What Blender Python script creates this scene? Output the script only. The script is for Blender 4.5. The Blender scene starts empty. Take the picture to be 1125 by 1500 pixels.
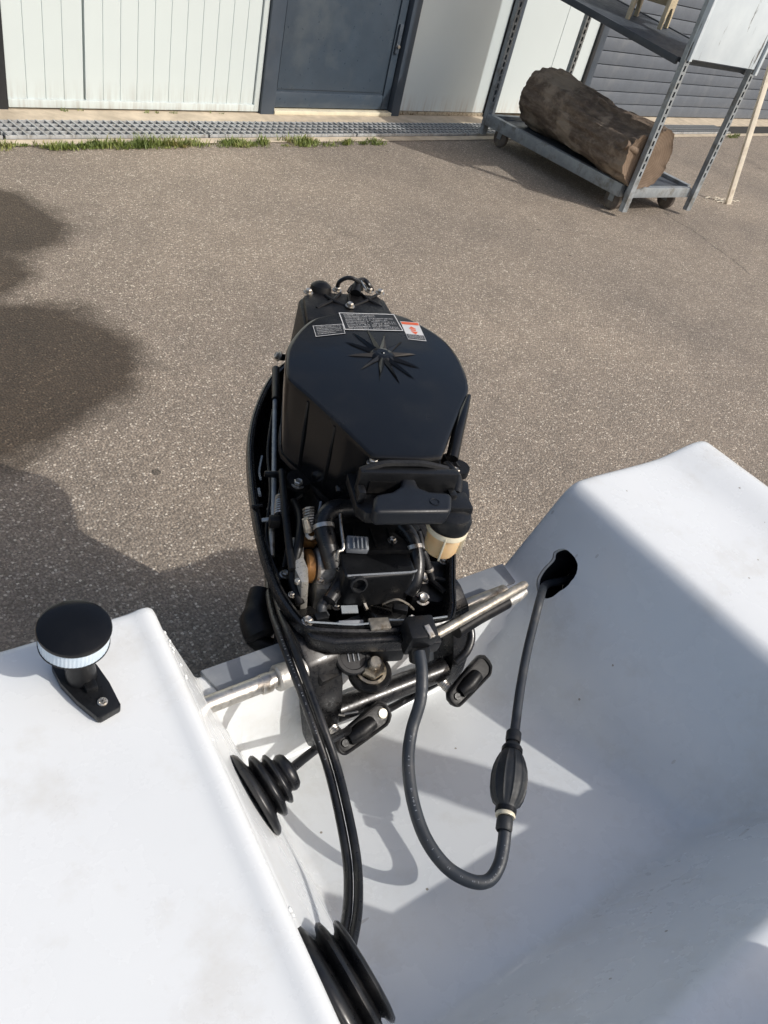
import bpy, bmesh, math, random
from mathutils import Vector, Matrix, Euler, noise

sc = bpy.context.scene
COL = sc.collection
rnd = random.Random(7)

# ------------------------------------------------------------------ camera
cam_d = bpy.data.cameras.new('camera')
cam = bpy.data.objects.new('camera', cam_d)
COL.objects.link(cam)
cam_d.sensor_fit = 'VERTICAL'
cam_d.sensor_height = 24.0
cam_d.lens = 24.0 * 1127.0 / 1500.0
cam_d.clip_start = 0.02
cam_d.clip_end = 3000
CR = ((0.8070990715439348, -0.21981024463755622, 0.5479731244005458),
      (-0.5477072958956238, -0.6253189689907014, 0.5558713025900057),
      (0.22047178217545643, -0.7487720904072105, -0.6250860339917972))
cam.matrix_world = Matrix(((CR[0][0], -CR[0][1], -CR[0][2], 0),
                           (CR[1][0], -CR[1][1], -CR[1][2], 0),
                           (CR[2][0], -CR[2][1], -CR[2][2], 1.2),
                           (0, 0, 0, 1)))
sc.camera = cam

# ------------------------------------------------------------------ daylight
SUN_EL = math.radians(40)
SUN_AZ = (0.590, -0.807)                       # horizontal direction towards the sun
world = bpy.data.worlds.new('World')
sc.world = world
world.use_nodes = True
wn = world.node_tree
sky = wn.nodes.new('ShaderNodeTexSky')
sky.sky_type = 'NISHITA'
sky.sun_disc = False
sky.sun_elevation = SUN_EL
sky.sun_rotation = math.atan2(SUN_AZ[0], SUN_AZ[1])
sky.air_density = 1.0
sky.dust_density = 4.0
sky.ozone_density = 0.6
bg = wn.nodes['Background']
wn.links.new(sky.outputs[0], bg.inputs[0])
bg.inputs[1].default_value = 0.145
sun_d = bpy.data.lights.new('sun', 'SUN')
sun_d.energy = 2.95
sun_d.angle = math.radians(0.6)
sun_d.color = (1.0, 0.97, 0.925)
sun = bpy.data.objects.new('sun', sun_d)
COL.objects.link(sun)
to_sun = Vector((SUN_AZ[0] * math.cos(SUN_EL), SUN_AZ[1] * math.cos(SUN_EL), math.sin(SUN_EL)))
sun.rotation_euler = to_sun.to_track_quat('Z', 'Y').to_euler()
sun.location = (6, -8, 9)
sc.view_settings.view_transform = 'Standard'
sc.view_settings.look = 'None'
sc.view_settings.gamma = 1.0
sc.view_settings.exposure = 0.0
sc.view_settings.use_curve_mapping = False

# ------------------------------------------------------------------ materials
def new_mat(name):
    m = bpy.data.materials.new(name)
    m.use_nodes = True
    nt = m.node_tree
    return m, nt, nt.nodes['Principled BSDF']

def coords(nt):
    return nt.nodes.new('ShaderNodeTexCoord').outputs['Object']

def noise_tex(nt, vec, scale, detail=4, rough=0.55):
    n = nt.nodes.new('ShaderNodeTexNoise')
    n.inputs['Scale'].default_value = scale
    n.inputs['Detail'].default_value = detail
    n.inputs['Roughness'].default_value = rough
    nt.links.new(vec, n.inputs['Vector'])
    return n.outputs['Fac']

def ramp(nt, fac, stops):
    r = nt.nodes.new('ShaderNodeValToRGB')
    els = r.color_ramp.elements
    while len(els) < len(stops):
        els.new(0.5)
    for e, (p, c) in zip(els, stops):
        e.position = p
        e.color = (c[0], c[1], c[2], 1) if isinstance(c, (tuple, list)) else (c, c, c, 1)
    nt.links.new(fac, r.inputs['Fac'])
    return r.outputs['Color']

def mix(nt, fac, a, b, mode='MIX'):
    n = nt.nodes.new('ShaderNodeMix')
    n.data_type = 'RGBA'
    n.blend_type = mode
    for sock, v in ((n.inputs[0], fac), (n.inputs[6], a), (n.inputs[7], b)):
        if hasattr(v, 'is_linked'):
            nt.links.new(v, sock)
        elif isinstance(v, (tuple, list)):
            sock.default_value = (v[0], v[1], v[2], 1)
        else:
            sock.default_value = v
    return n.outputs[2]

def math_n(nt, op, a, b=None):
    n = nt.nodes.new('ShaderNodeMath')
    n.operation = op
    for i, v in enumerate((a, b)):
        if v is None:
            continue
        if hasattr(v, 'is_linked'):
            nt.links.new(v, n.inputs[i])
        else:
            n.inputs[i].default_value = v
    return n.outputs[0]

def bump(nt, b, height, strength=0.3, dist=0.001):
    n = nt.nodes.new('ShaderNodeBump')
    n.inputs['Strength'].default_value = strength
    n.inputs['Distance'].default_value = dist
    nt.links.new(height, n.inputs['Height'])
    nt.links.new(n.outputs[0], b.inputs['Normal'])

def simple(name, col, rough=0.5, metal=0.0, var=0.25, scale=60.0, bstr=0.15, bdist=0.0006, dirt=None, coat=0.0, dscale=9.0, spec=0.5):
    """A base colour broken up by fine grain and, where given, patches of dirt."""
    m, nt, b = new_mat(name)
    v = coords(nt)
    n1 = noise_tex(nt, v, scale, 5)
    n2 = noise_tex(nt, v, scale * 0.17, 4, 0.6)
    lo = tuple(c * (1 - var) for c in col)
    hi = tuple(min(1, c * (1 + var)) for c in col)
    c = ramp(nt, n2, [(0.3, lo), (0.7, hi)])
    if dirt:
        f = ramp(nt, noise_tex(nt, v, dscale, 8, 0.65), [(0.5, 0.0), (0.68, 1.0)])
        c = mix(nt, f, c, dirt)
    nt.links.new(c, b.inputs['Base Color'])
    r = ramp(nt, n1, [(0.3, max(0.02, rough - 0.1)), (0.7, min(1, rough + 0.12))])
    nt.links.new(r, b.inputs['Roughness'])
    b.inputs['Metallic'].default_value = metal
    b.inputs['Coat Weight'].default_value = coat
    b.inputs['Coat Roughness'].default_value = 0.12
    b.inputs['Specular IOR Level'].default_value = spec
    bump(nt, b, n1, bstr, bdist)
    return m

M = {}
M['black_paint'] = simple('black_paint', (0.007, 0.007, 0.0075), 0.3, var=0.2, scale=220, bstr=0.1, bdist=0.0003, dirt=(0.022, 0.021, 0.02), dscale=30)
M['black_cover'] = simple('black_cover', (0.005, 0.0053, 0.006), 0.17, var=0.15, scale=14, bstr=0.0, bdist=0.0001, dirt=(0.0085, 0.0085, 0.0088), dscale=16, spec=0.36)
M['black_cast'] = simple('black_cast', (0.006, 0.006, 0.0065), 0.42, var=0.3, scale=300, bstr=0.3, bdist=0.0005, dirt=(0.022, 0.020, 0.018), dscale=45, spec=0.3)
M['black_plastic'] = simple('black_plastic', (0.0075, 0.008, 0.009), 0.36, var=0.15, scale=400, bstr=0.15, bdist=0.0002, spec=0.38)
M['handle_plastic'] = simple('handle_plastic', (0.010, 0.012, 0.016), 0.38, var=0.12, scale=500, bstr=0.15, bdist=0.0002, spec=0.38)
M['rubber'] = simple('rubber', (0.008, 0.0083, 0.0095), 0.33, var=0.2, scale=160, bstr=0.15, bdist=0.0004, dirt=(0.028, 0.027, 0.026), dscale=25)
M['hose_rubber'] = simple('hose_rubber', (0.028, 0.034, 0.042), 0.5, var=0.2, scale=200, bstr=0.2, bdist=0.0004, dirt=(0.06, 0.06, 0.06), dscale=30)
M['bulb_rubber'] = simple('bulb_rubber', (0.02, 0.023, 0.026), 0.55, var=0.25, scale=200, bstr=0.2, bdist=0.0004, dirt=(0.05, 0.047, 0.042), dscale=35)
M['steel'] = simple('steel', (0.60, 0.57, 0.52), 0.40, 0.9, var=0.2, scale=300, bstr=0.15, bdist=0.0003, dirt=(0.2, 0.16, 0.11), dscale=60)
M['worn_steel'] = simple('worn_steel', (0.48, 0.44, 0.37), 0.46, 0.85, var=0.3, scale=250, bstr=0.4, bdist=0.0007, dirt=(0.14, 0.1, 0.06), dscale=55)
M['brass'] = simple('brass', (0.40, 0.35, 0.27), 0.42, 1.0, var=0.3, scale=250, bstr=0.3, bdist=0.0005, dirt=(0.12, 0.09, 0.05), dscale=60)
M['chrome'] = simple('chrome', (0.6, 0.6, 0.58), 0.2, 1.0, var=0.1, scale=300, bstr=0.1, bdist=0.0003)
M['plate_metal'] = simple('plate_metal', (0.50, 0.48, 0.43), 0.3, 0.5, var=0.2, scale=200, dirt=(0.4, 0.36, 0.28), dscale=60)
M['alu_rough'] = simple('alu_rough', (0.5, 0.49, 0.46), 0.5, 0.7, var=0.3, scale=180, bstr=0.9, bdist=0.001, dirt=(0.3, 0.28, 0.25), dscale=70)
M['amber'] = simple('amber', (0.24, 0.115, 0.035), 0.35, 0.5, var=0.4, scale=120, dirt=(0.1, 0.04, 0.01), dscale=60)
M['galv'] = simple('galv', (0.30, 0.33, 0.35), 0.5, 0.35, var=0.2, scale=90, bstr=0.2, bdist=0.0005, dirt=(0.19, 0.19, 0.18), dscale=14)
M['grate_steel'] = simple('grate_steel', (0.40, 0.41, 0.41), 0.5, 0.2, var=0.25, scale=60, dirt=(0.2, 0.18, 0.15), dscale=12)
M['dark_pit'] = simple('dark_pit', (0.03, 0.028, 0.025), 0.9)
M['void'] = simple('void', (0.006, 0.007, 0.009), 0.85)
M['slate_paint'] = simple('slate_paint', (0.050, 0.066, 0.088), 0.38, var=0.12, scale=40, bstr=0.1, dirt=(0.066, 0.080, 0.098), dscale=5)
M['door_paint'] = simple('door_paint', (0.044, 0.062, 0.085), 0.36, var=0.1, scale=40, bstr=0.1, dirt=(0.075, 0.092, 0.108), dscale=2.6)
M['garage_paint'] = simple('garage_paint', (0.10, 0.117, 0.142), 0.45, var=0.08, scale=60, bstr=0.1, dirt=(0.13, 0.145, 0.165), dscale=4)
M['black_trim'] = simple('black_trim', (0.015, 0.017, 0.02), 0.5)
M['print_white'] = simple('print_white', (0.55, 0.55, 0.54), 0.45, var=0.1)
M['print_black'] = simple('print_black', (0.012, 0.012, 0.012), 0.4)
M['print_red'] = simple('print_red', (0.62, 0.11, 0.04), 0.45, var=0.1)
M['cap_grey'] = simple('cap_grey', (0.20, 0.215, 0.235), 0.42, var=0.12, scale=80, dirt=(0.28, 0.29, 0.30), dscale=16)
M['beige_plastic'] = simple('beige_plastic', (0.50, 0.42, 0.28), 0.5, var=0.12, scale=50)
M['shelf_board'] = simple('shelf_board', (0.045, 0.055, 0.068), 0.55, var=0.25, scale=30, dirt=(0.075, 0.082, 0.09), dscale=5)
M['pale_wood'] = simple('pale_wood', (0.78, 0.71, 0.58), 0.65, var=0.12, scale=80, dirt=(0.60, 0.52, 0.40), dscale=16)
M['tyre'] = simple('tyre', (0.12, 0.10, 0.085), 0.7, var=0.25, scale=60, dirt=(0.2, 0.17, 0.13), dscale=20)

def gelcoat():
    m, nt, b = new_mat('gelcoat_white')
    v = coords(nt)
    n1 = noise_tex(nt, v, 3.0, 5, 0.6)
    c = ramp(nt, n1, [(0.3, (0.685, 0.705, 0.705)), (0.7, (0.735, 0.755, 0.755))])
    grime = ramp(nt, noise_tex(nt, v, 11, 9, 0.7), [(0.52, 0.0), (0.78, 0.6)])
    c = mix(nt, grime, c, (0.54, 0.52, 0.47))
    # tiny chips and specks
    vo = nt.nodes.new('ShaderNodeTexVoronoi')
    vo.inputs['Scale'].default_value = 38
    nt.links.new(v, vo.inputs['Vector'])
    sel = nt.nodes.new('ShaderNodeSeparateColor')
    nt.links.new(vo.outputs['Color'], sel.inputs[0])
    near = math_n(nt, 'LESS_THAN', vo.outputs['Distance'], 0.06)
    pick = math_n(nt, 'GREATER_THAN', sel.outputs[0], 0.84)
    spk = math_n(nt, 'MULTIPLY', near, pick)
    c = mix(nt, spk, c, (0.30, 0.27, 0.23))
    # short hair-line scratches
    mp = nt.nodes.new('ShaderNodeMapping')
    mp.inputs['Scale'].default_value = (9, 60, 30)
    mp.inputs['Rotation'].default_value = (0.2, 0.1, 0.7)
    nt.links.new(v, mp.inputs['Vector'])
    vs = nt.nodes.new('ShaderNodeTexVoronoi')
    vs.inputs['Scale'].default_value = 1.0
    nt.links.new(mp.outputs[0], vs.inputs['Vector'])
    ss = nt.nodes.new('ShaderNodeSeparateColor')
    nt.links.new(vs.outputs['Color'], ss.inputs[0])
    sc1 = math_n(nt, 'MULTIPLY', math_n(nt, 'LESS_THAN', vs.outputs['Distance'], 0.10), math_n(nt, 'GREATER_THAN', ss.outputs[1], 0.86))
    c = mix(nt, math_n(nt, 'MULTIPLY', sc1, 0.45), c, (0.42, 0.40, 0.36))
    nt.links.new(c, b.inputs['Base Color'])
    r = ramp(nt, noise_tex(nt, v, 16, 6, 0.6), [(0.3, 0.17), (0.7, 0.36)])
    nt.links.new(r, b.inputs['Roughness'])
    b.inputs['Specular IOR Level'].default_value = 0.45
    bump(nt, b, noise_tex(nt, v, 7, 2), 0.05, 0.003)
    return m
M['gelcoat'] = gelcoat()

def wall_mat(name, base, streak):
    m, nt, b = new_mat(name)
    v = coords(nt)
    c = ramp(nt, noise_tex(nt, v, 1.7, 5), [(0.3, tuple(x * 0.95 for x in base)), (0.7, base)])
    # rain-splash grime creeping up from the foot of the wall, in vertical streaks
    pos = nt.nodes.new('ShaderNodeNewGeometry').outputs['Position']
    sep = nt.nodes.new('ShaderNodeSeparateXYZ')
    nt.links.new(pos, sep.inputs[0])
    mp = nt.nodes.new('ShaderNodeMapping')
    mp.inputs['Scale'].default_value = (38, 38, 3)
    nt.links.new(pos, mp.inputs['Vector'])
    st = noise_tex(nt, mp.outputs[0], 1.0, 6, 0.7)
    low = math_n(nt, 'SUBTRACT', 1.0, math_n(nt, 'MULTIPLY', sep.outputs[2], 7.0))
    f = math_n(nt, 'MULTIPLY', math_n(nt, 'MAXIMUM', low, 0.0), ramp(nt, st, [(0.44, 0.0), (0.74, 0.9)]))
    c = mix(nt, f, c, streak)
    nt.links.new(c, b.inputs['Base Color'])
    b.inputs['Roughness'].default_value = 0.42
    bump(nt, b, noise_tex(nt, v, 12, 3), 0.1, 0.002)
    return m
M['wall_white'] = wall_mat('wall_white', (0.55, 0.61, 0.605), (0.30, 0.28, 0.24))
M['wall_plain'] = wall_mat('wall_plain', (0.53, 0.59, 0.60), (0.33, 0.24, 0.17))

def asphalt():
    m, nt, b = new_mat('asphalt')
    v = nt.nodes.new('ShaderNodeNewGeometry').outputs['Position']
    # chippings
    vo = nt.nodes.new('ShaderNodeTexVoronoi')
    vo.inputs['Scale'].default_value = 148
    dn = nt.nodes.new('ShaderNodeTexNoise')
    dn.inputs['Scale'].default_value = 240
    nt.links.new(v, dn.inputs['Vector'])
    dv = nt.nodes.new('ShaderNodeMix')
    dv.data_type = 'VECTOR'
    dv.inputs[0].default_value = 0.006
    nt.links.new(v, dv.inputs[4])
    nt.links.new(dn.outputs['Color'], dv.inputs[5])
    nt.links.new(dv.outputs[1], vo.inputs['Vector'])
    se = nt.nodes.new('ShaderNodeSeparateColor')
    nt.links.new(vo.outputs['Color'], se.inputs[0])
    stone = ramp(nt, se.outputs[0], [(0.0, (0.170, 0.147, 0.122)), (0.45, (0.240, 0.207, 0.173)), (0.74, (0.290, 0.253, 0.213)), (0.885, (0.43, 0.385, 0.33)), (1.0, (0.66, 0.61, 0.53))])
    body = math_n(nt, 'LESS_THAN', vo.outputs['Distance'], 0.46)
    v2 = nt.nodes.new('ShaderNodeTexVoronoi')
    v2.inputs['Scale'].default_value = 260
    nt.links.new(v, v2.inputs['Vector'])
    s2 = nt.nodes.new('ShaderNodeSeparateColor')
    nt.links.new(v2.outputs['Color'], s2.inputs[0])
    grit = ramp(nt, s2.outputs[1], [(0.0, (0.150, 0.128, 0.107)), (0.6, (0.230, 0.197, 0.163)), (1.0, (0.38, 0.33, 0.275))])
    c = mix(nt, body, grit, stone)
    big = ramp(nt, noise_tex(nt, v, 0.9, 6, 0.6), [(0.3, (0.84, 0.82, 0.80)), (0.7, (1.27, 1.22, 1.14))])
    c = mix(nt, 1.0, c, big, 'MULTIPLY')
    mid = ramp(nt, noise_tex(nt, v, 7, 5, 0.6), [(0.3, (0.90, 0.90, 0.90)), (0.7, (1.08, 1.08, 1.08))])
    c = mix(nt, 1.0, c, mid, 'MULTIPLY')
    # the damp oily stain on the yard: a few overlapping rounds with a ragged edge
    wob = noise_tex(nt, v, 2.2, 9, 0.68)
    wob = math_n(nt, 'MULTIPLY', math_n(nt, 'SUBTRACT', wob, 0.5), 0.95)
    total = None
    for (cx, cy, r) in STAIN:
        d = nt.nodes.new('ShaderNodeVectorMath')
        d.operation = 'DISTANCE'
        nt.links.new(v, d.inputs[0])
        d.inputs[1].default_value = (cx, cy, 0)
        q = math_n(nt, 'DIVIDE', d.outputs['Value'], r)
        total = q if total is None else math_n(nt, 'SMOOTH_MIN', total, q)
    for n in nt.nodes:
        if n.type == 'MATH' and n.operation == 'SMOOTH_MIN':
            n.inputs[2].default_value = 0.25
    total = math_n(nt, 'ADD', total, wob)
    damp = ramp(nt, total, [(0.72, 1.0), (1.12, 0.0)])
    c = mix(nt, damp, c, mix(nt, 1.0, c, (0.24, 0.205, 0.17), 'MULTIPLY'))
    # a hair crack wandering across the yard, darker patches of old oil, loose pale grit
    mp = nt.nodes.new('ShaderNodeMapping')
    mp.vector_type = 'TEXTURE'
    mp.inputs['Location'].default_value = (CRACK[0][0], CRACK[0][1], 0)
    mp.inputs['Rotation'].default_value = (0, 0, math.atan2(CRACK[1][1] - CRACK[0][1], CRACK[1][0] - CRACK[0][0]))
    nt.links.new(v, mp.inputs['Vector'])
    sx = nt.nodes.new('ShaderNodeSeparateXYZ')
    nt.links.new(mp.outputs[0], sx.inputs[0])
    wv = math_n(nt, 'MULTIPLY', math_n(nt, 'SUBTRACT', noise_tex(nt, v, 3.5, 6, 0.7), 0.5), 0.22)
    off = math_n(nt, 'ABSOLUTE', math_n(nt, 'ADD', sx.outputs[1], wv))
    ck = ramp(nt, off, [(0.0, 0.75), (0.010, 0.0)])
    ck = math_n(nt, 'MULTIPLY', ck, math_n(nt, 'GREATER_THAN', sx.outputs[0], -0.1))
    c = mix(nt, ck, c, (0.07, 0.06, 0.05))
    oil = ramp(nt, noise_tex(nt, v, 1.7, 8, 0.7), [(0.60, 0.0), (0.74, 0.40)])
    c = mix(nt, oil, c, (0.10, 0.085, 0.07))
    sp3 = nt.nodes.new('ShaderNodeTexVoronoi')
    sp3.inputs['Scale'].default_value = 4.5
    nt.links.new(v, sp3.inputs['Vector'])
    s3 = nt.nodes.new('ShaderNodeSeparateColor')
    nt.links.new(sp3.outputs['Color'], s3.inputs[0])
    spot = math_n(nt, 'MULTIPLY', math_n(nt, 'LESS_THAN', sp3.outputs['Distance'], 0.055), math_n(nt, 'GREATER_THAN', s3.outputs[0], 0.62))
    c = mix(nt, math_n(nt, 'MULTIPLY', spot, 0.7), c, (0.06, 0.05, 0.04))
    nt.links.new(c, b.inputs['Base Color'])
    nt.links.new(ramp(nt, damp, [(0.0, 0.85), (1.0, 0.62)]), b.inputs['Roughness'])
    h = math_n(nt, 'ADD', math_n(nt, 'MULTIPLY', vo.outputs['Distance'], -1.0), math_n(nt, 'MULTIPLY', se.outputs[1], 0.5))
    bump(nt, b, h, 0.75, 0.004)
    return m

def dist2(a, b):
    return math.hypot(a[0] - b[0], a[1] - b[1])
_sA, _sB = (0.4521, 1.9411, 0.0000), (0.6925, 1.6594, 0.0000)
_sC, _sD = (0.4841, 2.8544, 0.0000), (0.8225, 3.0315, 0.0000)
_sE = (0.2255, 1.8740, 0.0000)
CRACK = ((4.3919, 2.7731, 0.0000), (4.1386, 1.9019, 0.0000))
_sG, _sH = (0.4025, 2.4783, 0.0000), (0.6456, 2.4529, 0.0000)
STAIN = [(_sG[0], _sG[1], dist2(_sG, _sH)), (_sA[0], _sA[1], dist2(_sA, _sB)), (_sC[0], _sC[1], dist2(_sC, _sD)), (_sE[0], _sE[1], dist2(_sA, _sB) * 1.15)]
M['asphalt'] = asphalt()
M['concrete'] = simple('concrete', (0.52, 0.44, 0.33), 0.85, var=0.18, scale=70, bstr=0.5, bdist=0.002, dirt=(0.38, 0.32, 0.235), dscale=5)

def bark():
    m, nt, b = new_mat('bark')
    v = coords(nt)
    mp = nt.nodes.new('ShaderNodeMapping')
    mp.inputs['Scale'].default_value = (34, 11, 34)
    nt.links.new(v, mp.inputs['Vector'])
    g = noise_tex(nt, mp.outputs[0], 1.0, 8, 0.7)
    c = ramp(nt, g, [(0.25, (0.065, 0.052, 0.042)), (0.5, (0.170, 0.126, 0.092)), (0.75, (0.32, 0.25, 0.185))])
    p = ramp(nt, noise_tex(nt, v, 4.2, 5, 0.6), [(0.50, 0.0), (0.58, 0.85)])
    c = mix(nt, p, c, mix(nt, g, (0.26, 0.20, 0.15), (0.46, 0.375, 0.285)))
    nt.links.new(c, b.inputs['Base Color'])
    b.inputs['Roughness'].default_value = 0.85
    bump(nt, b, g, 1.0, 0.02)
    return m
M['bark'] = bark()

def cut_wood():
    m, nt, b = new_mat('cut_wood')
    v = coords(nt)
    w = nt.nodes.new('ShaderNodeTexWave')
    w.wave_type = 'RINGS'
    w.rings_direction = 'Y'
    w.inputs['Scale'].default_value = 22
    w.inputs['Distortion'].default_value = 4
    w.inputs['Detail'].default_value = 3
    nt.links.new(v, w.inputs['Vector'])
    n = noise_tex(nt, v, 9, 7, 0.65)
    c = mix(nt, 0.35, ramp(nt, n, [(0.3, (0.10, 0.068, 0.045)), (0.7, (0.24, 0.17, 0.115))]), ramp(nt, w.outputs['Fac'], [(0.0, (0.11, 0.075, 0.05)), (1.0, (0.22, 0.16, 0.11))]))
    nt.links.new(c, b.inputs['Base Color'])
    b.inputs['Roughness'].default_value = 0.8
    bump(nt, b, n, 0.4, 0.004)
    return m
M['cut_wood'] = cut_wood()

def peeling():
    m, nt, b = new_mat('peeling_paint')
    v = coords(nt)
    mp = nt.nodes.new('ShaderNodeMapping')
    mp.inputs['Scale'].default_value = (20, 20, 1.8)
    nt.links.new(v, mp.inputs['Vector'])
    g = noise_tex(nt, mp.outputs[0], 1.0, 8, 0.72)
    f = ramp(nt, g, [(0.615, 0.0), (0.65, 1.0)])
    c = ramp(nt, noise_tex(nt, v, 5, 5), [(0.3, (0.47, 0.53, 0.57)), (0.7, (0.58, 0.64, 0.67))])
    c = mix(nt, f, c, (0.075, 0.07, 0.065))
    nt.links.new(c, b.inputs['Base Color'])
    b.inputs['Roughness'].default_value = 0.6
    bump(nt, b, f, 0.3, -0.0015)
    return m
M['peeling'] = peeling()

def cup_mat():
    m, nt, b = new_mat('cream_plastic')
    v = coords(nt)
    c = ramp(nt, noise_tex(nt, v, 40, 4), [(0.3, (0.72, 0.47, 0.22)), (0.7, (0.80, 0.60, 0.36))])
    nt.links.new(c, b.inputs['Base Color'])
    b.inputs['Roughness'].default_value = 0.35
    b.inputs['Subsurface Weight'].default_value = 0.35
    b.inputs['Subsurface Radius'].default_value = (0.008, 0.005, 0.003)
    return m
M['cream'] = cup_mat()
M['cream_pale'] = simple('cream_pale', (0.70, 0.64, 0.48), 0.35, var=0.1)

def lens_mat():
    m, nt, b = new_mat('lens_plastic')
    v = coords(nt)
    c = ramp(nt, noise_tex(nt, v, 60, 3), [(0.3, (0.60, 0.72, 0.82)), (0.7, (0.74, 0.83, 0.90))])
    nt.links.new(c, b.inputs['Base Color'])
    b.inputs['Roughness'].default_value = 0.18
    b.inputs['Transmission Weight'].default_value = 0.15
    b.inputs['IOR'].default_value = 1.45
    return m
M['lens'] = lens_mat()

def grass_mat():
    m, nt, b = new_mat('grass_blades')
    v = nt.nodes.new('ShaderNodeNewGeometry')
    c = ramp(nt, noise_tex(nt, v.outputs['Position'], 9, 5, 0.7), [(0.30, (0.08, 0.12, 0.02)), (0.54, (0.17, 0.21, 0.045)), (0.66, (0.38, 0.33, 0.13)), (0.75, (0.45, 0.38, 0.20))])
    nt.links.new(c, b.inputs['Base Color'])
    b.inputs['Roughness'].default_value = 0.6
    return m
M['grass'] = grass_mat()

# ------------------------------------------------------------------ mesh helpers
def catmull(pts, n=6, closed=False):
    P = [Vector(p) for p in pts]
    out = []
    L = len(P)
    rng = range(L) if closed else range(L - 1)
    for i in rng:
        if closed:
            p0, p1, p2, p3 = P[(i - 1) % L], P[i], P[(i + 1) % L], P[(i + 2) % L]
        else:
            p0, p1, p2, p3 = P[max(i - 1, 0)], P[i], P[i + 1], P[min(i + 2, L - 1)]
        for k in range(n):
            t = k / n
            out.append(0.5 * ((2 * p1) + (p2 - p0) * t + (2 * p0 - 5 * p1 + 4 * p2 - p3) * t * t + (3 * p1 - p0 - 3 * p2 + p3) * t ** 3))
    if not closed:
        out.append(P[-1])
    return out

def frame_from(axis):
    a = Vector(axis).normalized()
    h = Vector((0, 0, 1)) if abs(a.z) < 0.9 else Vector((1, 0, 0))
    x = h.cross(a).normalized()
    y = a.cross(x)
    return x, y, a

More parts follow.
